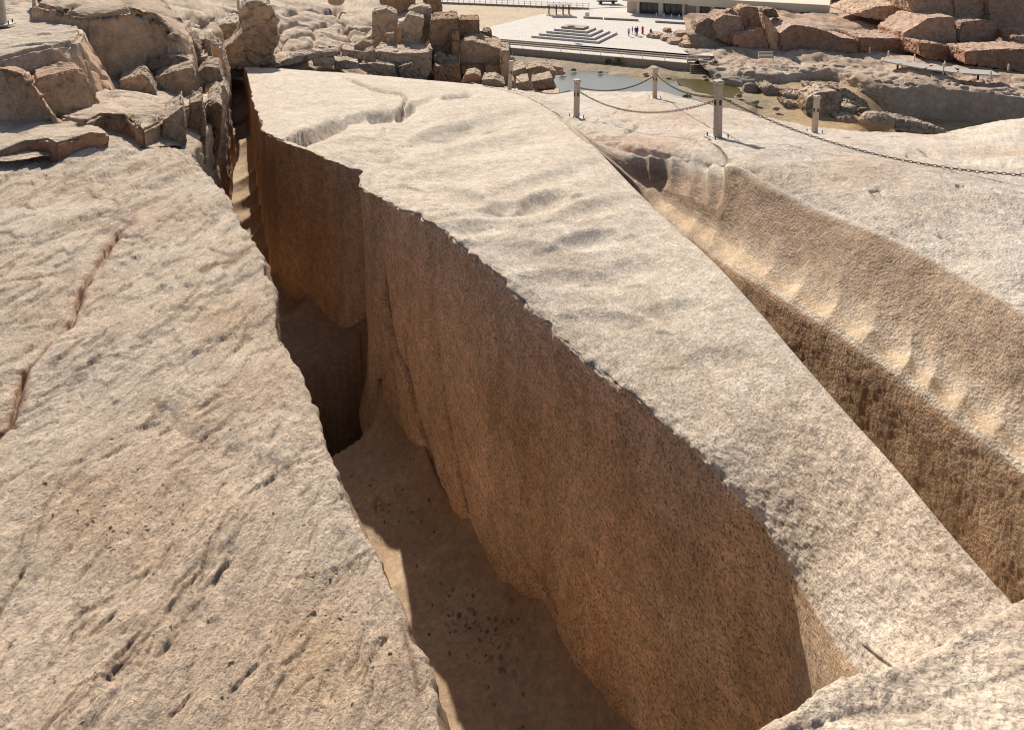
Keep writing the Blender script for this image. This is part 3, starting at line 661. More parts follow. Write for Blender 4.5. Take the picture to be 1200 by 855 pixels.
# side of the trench under that bed
def dw_(P, px, py, ir, ic): return fbm(P*1.1, 4, off=210)*0.16 + flakes(P, (1.2, 1.2, .5), 5, off=211)*0.16 + fbm(P*6, 3, off=212)*0.03
ed = [(218, 186, 8.1), (230, 172, 9.1), (241, 152, 10.6), (251, 130, 12.4), (259, 108, 15.0), (264, 92, 18.0), (267, 82, 21.5), (268, 79, 24.5), (269, 76, 29), (270, 74, 33), (300, 73, 34), (330, 76, 34)]
rw0 = [topx(W(x, y, Y=Y)+np.array((-.35, 0, .02))) for x, y, Y in ed]; rw1 = [topx(W(x, y, Y=Y)) for x, y, Y in ed]
rw2 = [topx(W(x, y, Y=Y)+np.array((.02, 0, -1.0))) for x, y, Y in ed]; rw3 = [topx(np.array((*(W(x, y, Y=Y)[:2]+np.array((.1, 0))), CZ-9.2))) for x, y, Y in ed]
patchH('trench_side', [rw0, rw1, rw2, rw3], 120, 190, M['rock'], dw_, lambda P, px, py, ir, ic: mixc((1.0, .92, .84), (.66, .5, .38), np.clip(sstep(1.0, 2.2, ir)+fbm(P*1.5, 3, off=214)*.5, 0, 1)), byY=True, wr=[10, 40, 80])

# stepped slabs and blocks on the left bank
LB = 'broken granite blocks along the left bank'
tblock('granite_slab', [(-110, 190, 6.9), (-40, 184, 7.0), (0, 178, 7.12), (30, 166, 7.35), (52, 162, 7.45), (64, 168, 7.3), (82, 163, 7.45), (107, 157, 7.7), (128, 157, 7.9), (118, 148, 8.25), (60, 138, 8.7), (0, 131, 8.9), (-110, 128, 9.0)],
       0.34, 0.03, tint=(1.05, .98, .9), raw=(.88, .56, .44), label='flat layered slab with raw reddish broken edge lying on the foreground slab', cat='slab', px=1.4, amp=.022)
tblock('granite_slab', [(100, 143, 8.3), (119, 133, 8.75), (143, 134, 8.75), (160, 147, 8.4), (168, 153, 8.3), (190, 141, 8.9), (212, 127, 9.6), (238, 120, 10.6), (261, 114, 12.2), (245, 108, 12.8), (200, 116, 11.4), (165, 110, 11.2), (123, 102, 10.6), (90, 118, 9.6), (55, 134, 8.9)],
       0.62, -0.10, tint=(1.06, .98, .9), raw=(.92, .74, .60), label='pale slab with a hollow dark underside beside the trench edge', cat='slab', px=1.4, amp=.05)
fblock('granite_slab', [(190, 142), (212, 127), (218, 150), (220, 180), (190, 180), (184, 160)], 8.9, .9, label='cracked upright slab leaning at the trench edge', cat='slab', tint=PALE, raw=(.85, .74, .62), px=1.4)
fblock('granite_slab', [(220, 122), (234, 119), (240, 145), (244, 190), (226, 192), (220, 160)], 10.0, .8, label='thin upright grey splinter of rock standing over the trench', cat='slab', tint=GREYR, raw=(.72, .62, .54), px=1.4)
fblock('granite_block', [(238, 127), (252, 120), (261, 124), (261, 165), (256, 196), (244, 200), (236, 160)], 10.9, 1.4, label='rough jointed block dropping into the far trench', tint=TAN, raw=(.70, .57, .45), px=1.4, yaw=-25)
tblock('granite_block', [(-110, 76, 9.0), (0, 67, 9.3), (33, 58, 9.65), (63, 52, 10.0), (92, 47, 10.5), (97, 38, 11.2), (88, 22, 13.0), (40, 10, 15), (-110, 10, 15)], 1.25, 0.75, tint=PALE, raw=(1.1, .86, .69), label='large tool-dressed block with rounded brown side and pale top', group=None, px=1.6, amp=.07, bevel=.06)
tblock('granite_block', [(38, 94, 8.75), (62, 84, 9.0), (87, 77, 9.3), (100, 84, 9.5), (118, 103, 9.2), (104, 98, 9.0)][:4]+[(84, 68, 10.2), (35, 78, 9.8)], 0.75, 0.30, tint=(.85, .66, .52), raw=(1.0, .75, .58), label='dark brown dressed step cut into the side of the rounded block', px=1.6, amp=.035, bevel=.05)
tblock('granite_block', [(-110, 92, 8.4), (0, 80, 8.75), (22, 86, 8.7), (36, 96, 8.5), (30, 78, 9.8), (-110, 78, 9.6)], 0.65, 0.75, tint=(.95, .74, .58), raw=(1.05, .80, .62), label='sloping orange dressed rock face at the foot of the rounded block', px=1.6, amp=.035, bevel=.05)
tblock('granite_block', [(40, 3, 13.0), (84, 13, 12.3), (98, 17, 12.1), (120, 15, 12.2), (138, 13, 12.4), (158, 9, 12.9), (180, 16, 13.2), (197, 30, 13.2), (212, 44, 13.3), (226, 52, 13.6), (222, 30, 15.5), (185, -12, 18), (120, -30, 19), (40, -28, 19)], 1.35, 0.30,
       tint=(.98, .86, .75), raw=(1.12, .9, .74), label='massive smooth brown block towering behind the rounded block', px=1.6, amp=.07, bevel=.08)
for f, Y, dp, lab, tn in [([(140, 95), (166, 87), (172, 90), (182, 106), (186, 118), (142, 116)], 11.5, .8, 'small squared block at the foot of the massive brown block', TAN),
                      ([(180, 92), (205, 83), (226, 79), (229, 92), (224, 112), (200, 118), (186, 112)], 12.2, 1.0, 'brown cracked block under the massive block beside the rubble', TAN),
                      ([(168, 72), (190, 66), (212, 66), (226, 72), (228, 80), (205, 84), (180, 88)], 12.9, .9, 'broken shelf of rock jutting from the massive brown block', GREYR),
                      ([(212, 36), (226, 46), (236, 62), (229, 66), (215, 60)], 14.5, 1.0, 'rounded shoulder of rock above the rubble heap', TAN),
                      ([(225, 48), (240, 46), (242, 66), (226, 66)], 15.5, .8, 'dark squared stone in the rubble heap', GREYR),
                      ([(240, 45), (246, 48), (249, 70), (243, 73)], 15.0, .5, 'narrow upright dark stone in the rubble heap', GREYR),
                      ([(228, 68), (243, 66), (243, 76), (229, 76)], 14.4, .8, 'flat pale stone in the rubble heap', PALE),
                      ([(225, 92), (240, 78), (256, 80), (262, 96), (256, 104), (232, 106)], 13.6, 1.0, 'jagged grey rock over the trench in the rubble heap', GREYR),
                      ([(240, 104), (262, 100), (268, 112), (266, 124), (250, 118)], 13.2, .7, 'wedge of pale rock hanging over the trench rim', PALE),
                      ([(246, 50), (258, 58), (266, 84), (268, 96), (258, 92), (250, 74)], 17.5, 1.2, 'tall fractured stone at the back of the rubble heap', TAN)]:
    fblock('rubble_stone', f, Y, dp, tint=tn, raw=tuple(x for x in tn), label=lab, cat='stone', group='rubble beside the trench', px=1.5, lean=.05, back=1.0)
fblock('leaning_rock', [(247, 74), (258, 60), (272, 48), (282, 30), (285, 10), (292, 3), (306, 1), (317, 8), (323, 24), (321, 52), (313, 78), (292, 83), (258, 82)], 26.6, 2.6, lean=-.22, tint=(1.05, .96, .88), raw=(.90, .78, .68), label='tall split rock leaning over the end of the trench', amp=.13, flake=1.0, px=1.4, yaw=14)
fblock('granite_block', [(226, 46), (244, 34), (266, 28), (285, 26), (286, 62), (262, 74), (240, 70)], 29.0, 3.0, tint=PALE, raw=(1.0, .88, .76), label='broad pale rock shoulder left of the leaning rock', px=1.5, lean=.5, amp=.12)
fblock('granite_block', [(258, 60), (272, 50), (282, 40), (284, 60), (276, 78), (262, 78)], 23.5, 1.5, tint=TAN, raw=(.74, .6, .48), label='low weathered rock against the foot of the leaning rock', px=1.5)
for f, Y, dp, lab in [([(321, 74), (345, 66), (372, 62), (398, 61), (399, 65), (372, 69), (345, 75), (324, 79)], 27.2, 1.0, 'long thin flake of rock at the lip of the quarry bed'), ([(366, 70), (390, 68), (393, 72), (390, 79), (368, 77)], 27.0, .7, 'small squared flake on the quarry bed behind the obelisk'),
                      ([(390, 74), (404, 71), (420, 74), (421, 80), (393, 81)], 27.4, .8, 'flat paving-like stone behind the far edge of the obelisk'), ([(398, 58), (430, 62), (428, 70), (402, 68)], 30, 1.0, 'low shelf of rock left of the block pile')]:
    fblock('rock_flake', f, Y, dp, tint=PALE, raw=(.7, .6, .5), label=lab, cat='stone', px=1.5, lean=.6)
boulder('boulder', 384, 404, -6, 7, 44, tint=TAN, label='brown boulder alone on the quarry bed')

# ---- the pile of quarried blocks behind the obelisk
PG = 'pile of quarried blocks behind the obelisk'
fblock('sloping_rock', [(408, 66), (428, 46), (452, 33), (478, 26), (506, 24), (512, 60), (470, 66), (420, 72)], 34.0, 3.0, tint=PALE, raw=(1.0, .86, .72), label='sloping pale rock that the left of the block pile rests on', px=1.5, lean=.9, amp=.12)
for f, Y, dp, tn, lab in [
    ([(425, 62), (438, 60), (440, 74), (428, 76)], 28.6, 1.0, GREYR, 'small upright block at the left foot of the block pile'),
    ([(437, 60), (470, 63), (500, 63), (506, 58), (506, 78), (498, 92), (478, 94), (462, 88), (440, 80)], 29.0, 2.4, TAN, 'wide flat-topped block at the front of the block pile'),
    ([(415, 54), (424, 48), (436, 52), (436, 61), (420, 60)], 30.5, 1.0, TAN, 'low wedge block left of the wide flat-topped block'),
    ([(436, 14), (452, 11), (466, 17), (465, 38), (446, 36), (436, 28)], 32.5, 1.6, TAN, 'brown leaning block high on the left of the pile'),
    ([(452, 40), (462, 39), (464, 46), (453, 48)], 31.0, .5, TAN, 'cube-shaped small stone lying on the flat-topped block'),
    ([(471, 28), (478, 17), (497, 22), (492, 40), (480, 47), (470, 42)], 31.6, 1.4, TAN, 'tilted squared block in the middle of the pile'),
    ([(476, 12), (492, 8), (505, 10), (504, 56), (490, 52), (488, 22)], 33.2, 1.6, TAN, 'tall pale block behind the tilted squared block'),
    ([(503, 24), (536, 22), (538, 66), (520, 68), (504, 64)], 31.4, 2.4, BROWN, 'large dark upright block in the centre of the pile'),
    ([(529, 38), (538, 38), (538, 68), (530, 66)], 30.8, .6, BROWN, 'narrow upright block beside the large dark block'),
    ([(535, 24), (561, 24), (563, 45), (537, 46)], 33.0, 1.8, BROWN, 'squared dark block on the right shoulder of the pile'),
    ([(538, 50), (552, 48), (585, 57), (590, 60), (590, 80), (539, 77)], 31.0, 3.0, (.85, .72, .6), 'broad squared block with pale top on the right of the pile'),
    ([(586, 60), (597, 60), (599, 96), (588, 98)], 30.0, 2.0, TAN, 'upright slab closing the right end of the pile'),
    ([(564, 38), (574, 37), (581, 48), (566, 48)], 33.5, 1.2, BROWN, 'wedge stone at the right top of the pile'),
    ([(540, 77), (566, 76), (580, 98), (545, 100)], 30.6, 1.2, BROWN, 'cracked base block under the broad squared block'),
    ([(567, 76), (590, 78), (589, 98), (578, 97)], 30.4, 1.2, (.7, .56, .44), 'pale cracked block at the right base of the pile'),
    ([(508, 66), (514, 64), (522, 67), (522, 77), (510, 77)], 30.2, .8, GREYR, 'little pale block at the foot of the large dark block'),
    ([(523, 67), (536, 66), (537, 78), (524, 77)], 30.4, .8, GREYR, 'little grey block beside the little pale block'),
    ([(507, 78), (538, 76), (541, 98), (510, 98)], 29.4, 1.2, BROWN, 'low shaded block behind the far edge of the obelisk'),
    ([(466, 78), (482, 74), (492, 86), (492, 95), (470, 92)], 28.4, .8, GREYR, 'shaded wedge under the wide flat-topped block'),
    ([(420, 76), (440, 74), (462, 78), (465, 88), (440, 86)], 28.0, .8, TAN, 'loose low slab in front of the wide flat-topped block'),
    ([(492, -6), (516, -8), (520, 17), (506, 12)], 37, 2.0, BROWN, 'dark block at the top of the pile'),
    ([(440, -8), (488, -8), (486, 5), (450, 4)], 38, 2.0, BROWN, 'long dark block at the back of the pile')]:
    fblock('quarried_block', f, Y, dp, tint=tuple(min(1.1, x*1.12) for x in tn), raw=tuple(1.1*x for x in tn), label=lab, cat='block', group=PG, px=1.5, lean=.1, amp=.07, ext=16 if Y > 29.5 else 4, yaw=rng.uniform(-10, 14))
fblock('boulder', [(541, 96), (545, 88), (556, 86), (564, 90), (562, 100), (545, 101)], 26.2, 1.0, tint=TAN, raw=(.74, .5, .4), label='small reddish boulder at the back edge of the obelisk', cat='boulder', px=1.4)
for f, Y, lab in [([(564, 94), (580, 93), (592, 99), (590, 105), (566, 102)], 25.5, 'flat rubble stone behind the obelisk rim'), ([(600, 84), (616, 80), (620, 94), (604, 98)], 27.5, 'grey slab fragment behind the leaning post'), ([(616, 82), (634, 78), (652, 84), (650, 92), (622, 96)], 29, 'broad broken slab beside the pond'),
                  ([(622, 96), (648, 92), (652, 102), (626, 106)], 26.5, 'low pale slab above the pond'), ([(604, 98), (620, 95), (626, 106), (608, 106)], 25.0, 'stone wedge behind the leaning post'), ([(640, 76), (660, 80), (660, 88), (644, 88)], 31, 'dark rock at the edge of the pond')]:
    fblock('broken_slab', f, Y, 1.2, tint=TAN, raw=(.62, .5, .4), label=lab, cat='stone', px=1.5, lean=.4)
# broken ground that the pile stands on, falling away steeply towards the pond
tp_ = [(480, 80, 34), (520, 86, 33), (545, 90, 32.5), (592, 95, 31), (625, 98, 29), (655, 104, 26.5)]; fr_p = [(480, 112, 27), (520, 112, 27), (545, 112, 26.5), (592, 111, 26), (625, 111, 25.2), (655, 112, 24.5)]
bk_ = [topx(W(x, y, Y=Y)+np.array((1, 5, -15))) for x, y, Y in tp_]
patchH('quarry_slope', [bk_, tp_, fr_p], 50, 90, M['rock'], lambda P, px, py, ir, ic: fbm(P*.5, 4, off=220)*.2+flakes(P, .7, 5, off=221)*.25, lambda P, px, py, ir, ic: np.ones(P.shape)*np.array((.95, .82, .70)), byY=True)
# ================================================================== PLAZA, POND AND FAR ROCK
M['paving'] = granite('plaza_paving', (.60, .53, .45), (.68, .61, .53), speck=.05, bump=.1, grain=4, attr=False)
M['dirt'] = granite('desert_sand', (.50, .37, .23), (.60, .46, .31), speck=.05, bump=.4, grain=8, attr=False)
M['mud'] = granite('pond_mud', (.30, .235, .155), (.42, .34, .24), speck=.3, bump=1.0, coarse=1.5, grain=5)
M['redrock'] = granite('red_quarry_rock', (.50, .385, .305), (.64, .52, .425), speck=.2, bump=.7, coarse=1.6, grain=5)
M['farrock'] = granite('far_quarry_rock', (.46, .37, .29), (.62, .53, .44), speck=.2, bump=1.0, coarse=1.5, grain=5)
M['cream'] = plain('cream_render', (.70, .60, .45), .85); M['pinkwall'] = plain('pink_render', (.52, .40, .33), .85); M['darkglass'] = plain('dark_glazing', (.035, .04, .045), .15)
M['white'] = plain('white_paint', (.78, .75, .70), .7); M['darkmetal'] = plain('dark_metal', (.05, .045, .04), .5, .3); M['wood'] = plain('weathered_wood', (.30, .24, .18), .8, scale=8)
M['kerb'] = plain('grey_brown_stone', (.42, .31, .22), .9, scale=3); M['concrete'] = plain('grey_concrete', (.42, .37, .32), .9, scale=2)
m, nt, b = nodes('pond_water'); b.inputs['Base Color'].default_value = (.20, .185, .14, 1); b.inputs['Roughness'].default_value = .18
g = N(nt, 'ShaderNodeNewGeometry'); bp = N(nt, 'ShaderNodeBump'); bp.inputs['Distance'].default_value = .02; nt.links.new(noise(nt, g.outputs['Position'], 2.2, 3), bp.inputs['Height']); nt.links.new(bp.outputs[0], b.inputs['Normal']); M['water'] = m
m, nt, b = nodes('green_brown_water'); b.inputs['Base Color'].default_value = (.10, .075, .02, 1); b.inputs['Roughness'].default_value = .25; b.inputs['Specular IOR Level'].default_value = .15; M['algae_water'] = m

def sheet(name, pts, mat, H=None, kind='structure', z=None):
    me = bpy.data.meshes.new(name)
    V = [W(p[0], p[1], H=H) if len(p) == 2 else np.array(p) for p in pts]
    me.from_pydata([tuple(v) for v in V], [], [tuple(range(len(V)))]); o = link(name, me, mat)
    if me.polygons[0].normal.z < 0: me.flip_normals()
    if kind: o['kind'] = kind
    return o
class MB:
    """collects boxes, bars and tubes into one mesh"""
    def __init__(s): s.bm = bmesh.new()
    def box(s, c, d, rz=0.0, taper=1.0, bev=0.0):
        c = np.asarray(c, float); cs, sn = math.cos(rz), math.sin(rz); vs = []
        for z, t in ((-1, 1), (1, taper)):
            for x, y in ((-1, -1), (1, -1), (1, 1), (-1, 1)):
                a, b = x*d[0]/2*t, y*d[1]/2*t; vs.append(s.bm.verts.new((c[0]+a*cs-b*sn, c[1]+a*sn+b*cs, c[2]+z*d[2]/2)))
        fs = [s.bm.faces.new([vs[i] for i in f]) for f in ((3, 2, 1, 0), (4, 5, 6, 7), (0, 1, 5, 4), (1, 2, 6, 5), (2, 3, 7, 6), (3, 0, 4, 7))]
        if bev: bmesh.ops.bevel(s.bm, geom=list({e for f in fs for e in f.edges}), offset=bev, segments=1, affect='EDGES')
        return s
    def bar(s, a, b, w, h):
        """box between two places"""
        a, b = np.asarray(a, float), np.asarray(b, float); d = b-a; L = np.linalg.norm(d); d /= L
        up = np.array((0, 0, 1.0)) if abs(d[2]) < .95 else np.array((1.0, 0, 0)); r = np.cross(d, up); r /= np.linalg.norm(r); u = np.cross(r, d)
        vs = [s.bm.verts.new(tuple(p+r*x*w/2+u*z*h/2)) for p in (a, b) for x, z in ((-1, -1), (1, -1), (1, 1), (-1, 1))]
        for f in ((0, 1, 2, 3), (7, 6, 5, 4), (0, 4, 5, 1), (1, 5, 6, 2), (2, 6, 7, 3), (3, 7, 4, 0)): s.bm.faces.new([vs[i] for i in f])
        return s
    def tube(s, pts, rad, n=8, cap=True):
        pts = [np.asarray(p, float) for p in pts]; rings = []
        rad = rad if isinstance(rad, (list, tuple)) else [rad]*len(pts)
        for k, p in enumerate(pts):
            d = pts[min(k+1, len(pts)-1)]-pts[max(k-1, 0)]; d /= np.linalg.norm(d)+1e-9
            up = np.array((0, 0, 1.0)) if abs(d[2]) < .9 else np.array((1.0, 0, 0)); r = np.cross(d, up); r /= np.linalg.norm(r); u = np.cross(r, d)
            rings.append([s.bm.verts.new(tuple(p+(r*math.cos(t)+u*math.sin(t))*rad[k])) for t in np.arange(n)*2*math.pi/n])
        for A, B in zip(rings, rings[1:]):
            for k in range(n): s.bm.faces.new((A[k], A[(k+1) % n], B[(k+1) % n], B[k]))
        if cap: s.bm.faces.new(rings[0][::-1]); s.bm.faces.new(rings[-1])
        return s
    def build(s, name, mat, parent=None, origin=None, smooth=False):
        bmesh.ops.recalc_face_normals(s.bm, faces=s.bm.faces[:]); me = bpy.data.meshes.new(name)
        if origin is not None: bmesh.ops.translate(s.bm, verts=s.bm.verts[:], vec=-Vector(origin))
        if smooth:
            for f in s.bm.faces: f.smooth = True
        s.bm.to_mesh(me); s.bm.free(); o = link(name, me, mat, parent)
        if origin is not None: o.location = origin
        return o
def empty(name, loc): o = bpy.data.objects.new(name, None); col.objects.link(o); o.location = loc; o.empty_display_size = .2; return o
HP = 22.0
# ---- ground to the horizon, plaza, sand, terrace
sheet('ground', [(-2500, 24, -0.35), (-2500, 4500, -0.35), (2500, 4500, -0.35), (2500, 24, -0.35)][::-1], M['dirt'])
bpy.data.objects['ground'].location.z = 0
for o in [bpy.data.objects['ground']]:   # start the plain beyond the pond
    v = [(-2500, 129, -.35), (2500, 129, -.35), (2500, 4500, -.35), (-2500, 4500, -.35)]
    for k, p in enumerate(v): o.data.vertices[k].co = p
    o.data.update()
    if o.data.polygons[0].normal.z < 0: o.data.flip_normals()
sheet('sand_lot', [(430, 44), (430, 6), (560, 6), (690, 11), (634, 17.5), (560, 35.5), (500, 43)], M['dirt'], H=HP+.05)
sheet('plaza', [(520, 39.5), (563, 34.5), (634, 17.0), (690, 10.5), (760, 8), (960, 8), (905, 18), (838, 30), (836, 66), (700, 55), (581, 45.3), (520, 40.5)], M['paving'], H=HP)
sheet('road', [(430, 5), (690, 10), (760, 7), (760, -12), (430, -12)], M['paving'], H=HP+.1)
# terrace: two long steps, the walkway and the retaining wall above the pond
def P22(x, y, H=HP): return W(x, y, H=H)
a0, b0 = P22(560, 43.6), P22(818, 64.6); dv = (b0-a0)/np.linalg.norm(b0-a0); nv = np.array((dv[1], -dv[0], 0))
te = empty('terrace', (a0+b0)/2+np.array((0, 0, -1.5))); tag(te, 'long stepped terrace running along the pond side of the plaza', 'terrace')
def local(o, par): o.location = Vector(o.location)-par.location; return o
for k, (off, zt, wd) in enumerate(((0.25, -.22, .5), (.8, -.45, .6))):
    o = MB().bar(a0+nv*off+np.array((0, 0, zt-.6)), b0+nv*off+np.array((0, 0, zt-.6)), wd, 1.2).build('step', M['kerb']); o.parent = te; o.location = -te.location
o = MB().bar(a0+nv*2.2+np.array((0, 0, -1.5)), b0+nv*2.2+np.array((0, 0, -1.5)), 2.2, 1.7).build('walkway', M['paving']); o.parent = te; o.location = -te.location
o = MB().bar(a0+nv*3.5+np.array((0, 0, -2.26)), b0+nv*3.5+np.array((0, 0, -2.26)), 0.4, 3.2).build('retaining_wall', M['kerb']); o.parent = te; o.location = -te.location
rl = empty('railing', a0+nv*3.1+np.array((0, 0, -.7))); tag(rl, 'low railing of thin posts on the walkway above the pond', 'railing')
for t in np.linspace(.08, .97, 11):
    p = a0+(b0-a0)*t+nv*3.1+np.array((0, 0, -.7)); o = MB().box(p+np.array((0, 0, .42)), (.09, .09, .84)).build('post', M['white']); o.parent = rl; o.location = -rl.location
o = MB().bar(a0+(b0-a0)*.08+nv*3.1+np.array((0, 0, -.1)), a0+(b0-a0)*.97+nv*3.1+np.array((0, 0, -.1)), .03, .03).build('rail', M['white']); o.parent = rl; o.location = -rl.location
# stepped platform
A, B, Cc = P22(619, 44), P22(697, 51), P22(727, 40.5); ang = math.atan2(B[1]-A[1], B[0]-A[0]); w0 = np.linalg.norm(B-A); d0 = np.linalg.norm(Cc-B)
cen = A+(Cc-A)/2; sp = empty('stepped_platform', (cen[0], cen[1], 0)); tag(sp, 'stepped square platform in the middle of the plaza', 'platform')
for k in range(5):
    o = MB().box((0, 0, .18+.36*k), (w0-2.1*k, d0-1.9*k, .36), ang, bev=.02).build('step', M['paving'] if k < 4 else M['kerb'], sp)
o = boulder('stone', 664, 674, 29.5, 34.5, W(669, 36, H=HP-1.8)[1], tint=(.8, .7, .6)); tag(o, 'small rough stone lying on the stepped platform', 'stone')
# frame shelter, bin, benches
p = P22(655, 18); sh = empty('shelter', p); tag(sh, 'open wooden frame shelter on the plaza beyond the stepped platform', 'shelter')
for x in (-2.2, -.6, .9, 2.2):
    for y in (-.9, .9): MB().box((x, y, 1.15), (.16, .16, 2.3)).build('post', M['darkmetal'], sh)
MB().box((0, 0, 2.38), (5.2, 2.4, .16)).build('roof', M['concrete'], sh); MB().box((0, 0, .06), (5.6, 3.0, .12)).build('base', M['kerb'], sh)
p = P22(688, 20.5); bn = empty('display_box', p); tag(bn, 'pale upright display box on the plaza beside the shelter', 'box')
MB().box((0, 0, .55), (.9, .5, 1.1), .2, bev=.03).build('panel', M['white'], bn); MB().box((0, 0, .04), (1.1, .8, .08), .2).build('base', M['concrete'], bn)
for (x0, y0, x1, y1), lab in (((684, 21.5, 706, 22.8), 'low stone kerb bench beside the display box'), ((708, 23, 748, 25), 'long low kerb bench in the open middle of the plaza'), ((768, 26.5, 816, 29.5), 'long low kerb bench near the building')):
    q0, q1 = P22(x0, y0), P22(x1, y1); c = (q0+q1)/2; o = MB().bar(q0-c+np.array((0, 0, .2)), q1-c+np.array((0, 0, .2)), .5, .4).build('kerb_bench', M['kerb']); o.location = c; tag(o, lab, 'bench')
# far fence by the road
fe = empty('fence', P22(600, 7)); tag(fe, 'long low white post fence along the far road', 'fence'); L0 = np.array(fe.location)
q0, q1 = P22(500, 3.5), P22(690, 11.2)
o = MB().bar(q0-L0+np.array((0, 0, .15)), q1-L0+np.array((0, 0, .15)), .5, .5).build('kerb', M['kerb'], fe)
for t in np.linspace(0, 1, 30): MB().box(q0+(q1-q0)*t-L0+np.array((0, 0, .9)), (.16, .16, 1.2)).build('post', M['white'], fe)
for z in (.8, 1.3): MB().bar(q0-L0+np.array((0, 0, z)), q1-L0+np.array((0, 0, z)), .05, .08).build('rail', M['white'], fe)
# ---- visitor building
c0_, c1_ = P22(733, 15.5), P22(968, 30.5); dvb = (c1_-c0_); Lb = np.linalg.norm(dvb); dvb /= Lb; nb = np.array((-dvb[1], dvb[0], 0)); rzb = math.atan2(dvb[1], dvb[0])
bd = empty('visitor_building', c0_); tag(bd, 'long low cream flat-roofed building with dark glazing at the far side of the plaza', 'building')
def bp_(s, off, z): return dvb*s+nb*off+np.array((0, 0, z))
def bbox(name, s0, s1, off0, off1, z0, z1, mat): return MB().box(bp_((s0+s1)/2, (off0+off1)/2, (z0+z1)/2), (s1-s0, off1-off0, z1-z0), rzb).build(name, mat, bd)
def sx_(x):   # position along the front for a pixel column
    k = (x-PPX)/F; lo, hi = 0, Lb
    for _ in range(30):
        mdl = (lo+hi)/2; q = c0_+dvb*mdl
        if q[0]/(q[1]*CT+(CZ-q[2])*ST) < k: lo = mdl
        else: hi = mdl
    return lo
bbox('wall', 0, Lb, 1.2, 10, 0, 2.65, M['pinkwall'])
bbox('roof', -.6, sx_(808), -.5, 11, 2.75, 4.6, M['cream']); bbox('roof', sx_(808), Lb+.5, -1.6, 11, 2.7, 4.35, M['cream'])
for x0, x1 in ((749, 771), (777, 799), (820, 832), (838, 852), (854, 866), (880, 895), (900, 915)):
    w_ = bbox('window', sx_(x0), sx_(x1), .95, 1.15, .1, 2.55, M['darkglass'])
    n_ = 3 if x1-x0 > 13 else 2
    for k in range(1, n_): f_ = bbox('mullion', sx_(x0+(x1-x0)*k/n_)-.05, sx_(x0+(x1-x0)*k/n_)+.05, .85, .96, .1, 2.55, M['darkmetal']); f_.parent = w_
for x0, x1 in ((746, 749), (771.5, 776.5), (799.5, 802), (815.5, 819.5), (832.5, 837.5), (866.5, 872), (895.5, 899), (920, 926)): bbox('column', sx_(x0), sx_(x1), -.1, .8, 0, 2.72, M['cream'])
for k in range(9): q = sx_(772+k*9); o = MB().box(c0_+bp_(q, -2.2-.2*k, .4), (.22, .22, .8)).build('bollard', M['white'], origin=c0_+bp_(q, -2.2-.2*k, 0)); tag(o, 'small white bollard in the row before the building', 'bollard', 'bollards before the building')
for (x0, x1, y, z, dpt, mt, lab) in ((968, 1062, 6, 3.2, 8, 'kerb', 'dark low shed behind the right end of the cream building'), (1040, 1230, -4, 3.6, 8, 'cream', 'plain beige building far behind the red rock')):
    q0, q1 = P22(x0, y), P22(x1, y+2); e_ = empty('far_building', (q0+q1)/2); tag(e_, lab, 'building'); wd = np.linalg.norm(q1-q0)
    MB().box((0, dpt/2, z/2), (wd, dpt, z)).build('wall', M[mt], e_); MB().box((0, dpt/2, z+.15), (wd+.8, dpt+.8, .3)).build('roof', M['concrete'], e_)
    for k in range(5): MB().box((-wd/2+wd*(k+.5)/5, -.03, z*.5), (wd/9, .12, z*.5)).build('window', M['darkglass'], e_)
# parked truck by the road
p = P22(711, 4.2); tr = empty('parked_truck', p); tag(tr, 'white truck parked on the road beyond the fence', 'truck')
MB().box((.9, 0, 1.5), (3.4, 1.9, 1.7), bev=.05).build('cargo_box', M['white'], tr); MB().box((-1.7, 0, 1.25), (1.6, 1.8, 1.4), taper=.85, bev=.08).build('cab', M['white'], tr); MB().box((0, 0, .55), (5, 1.5, .25)).build('chassis', M['darkmetal'], tr)
for x in (-1.6, 1.5):
    for y in (-.85, .85): MB().tube([(x, y-.13, .42), (x, y+.13, .42)], .42, 14).build('wheel', M['darkmetal'], tr)
MB().box((-2.4, 0, 1.55), (.25, 1.5, .5)).build('windscreen', M['darkglass'], tr)

# ---- pond floor with water standing in it
def HW(x, y, h): return W(x, y, H=h)
gxx = np.linspace(-4, 62, 170); gyy = np.linspace(60, 122, 160); X, Y = np.meshgrid(gxx, gyy); Q = np.stack((X, Y, 0*X), -1)
tw_ = (X-a0[0])*nv[0]+(Y-a0[1])*nv[1]-3.7
zz = CZ-np.interp(tw_, [-5, 0, 5, 8, 14], [23.7, 23.75, 23.85, 24.0, 24.25])+fbm(Q*.12, 4, off=300)*.22+fbm(Q*.7, 4, .6, off=301)*.14
ppx, ppy = proj(np.stack((X, Y, 0*X+CZ-24.05), -1))
def blob(cx, cy, rx, ry): return np.exp(-((ppx-cx)/rx)**2-((ppy-cy)/ry)**2)
zz -= 0.75*blob(690, 92, 40, 9)+.75*blob(725, 102, 50, 11)+.6*blob(780, 107, 30, 7)+.8*blob(640, 105, 30, 12)
zz += 0.45*blob(722, 88, 14, 3)+.35*blob(760, 97, 18, 4)
zz -= .9*blob(805, 96, 26, 4.5)+.9*blob(838, 105, 26, 6)
sp_, *_ = seg_dist(ppx, ppy, [(765, 84), (785, 93), (800, 103), (840, 119), (880, 130)]); zz += .6*np.exp(-(sp_/5)**2)
zz += .25*blob(705, 97, 9, 2.5)+.3*blob(742, 93, 12, 2.5)+.3*blob(770, 101, 9, 3)
zz -= 3.0*sstep(1000, 1060, ppx)
warm = fbm(Q*.25, 4, off=305)
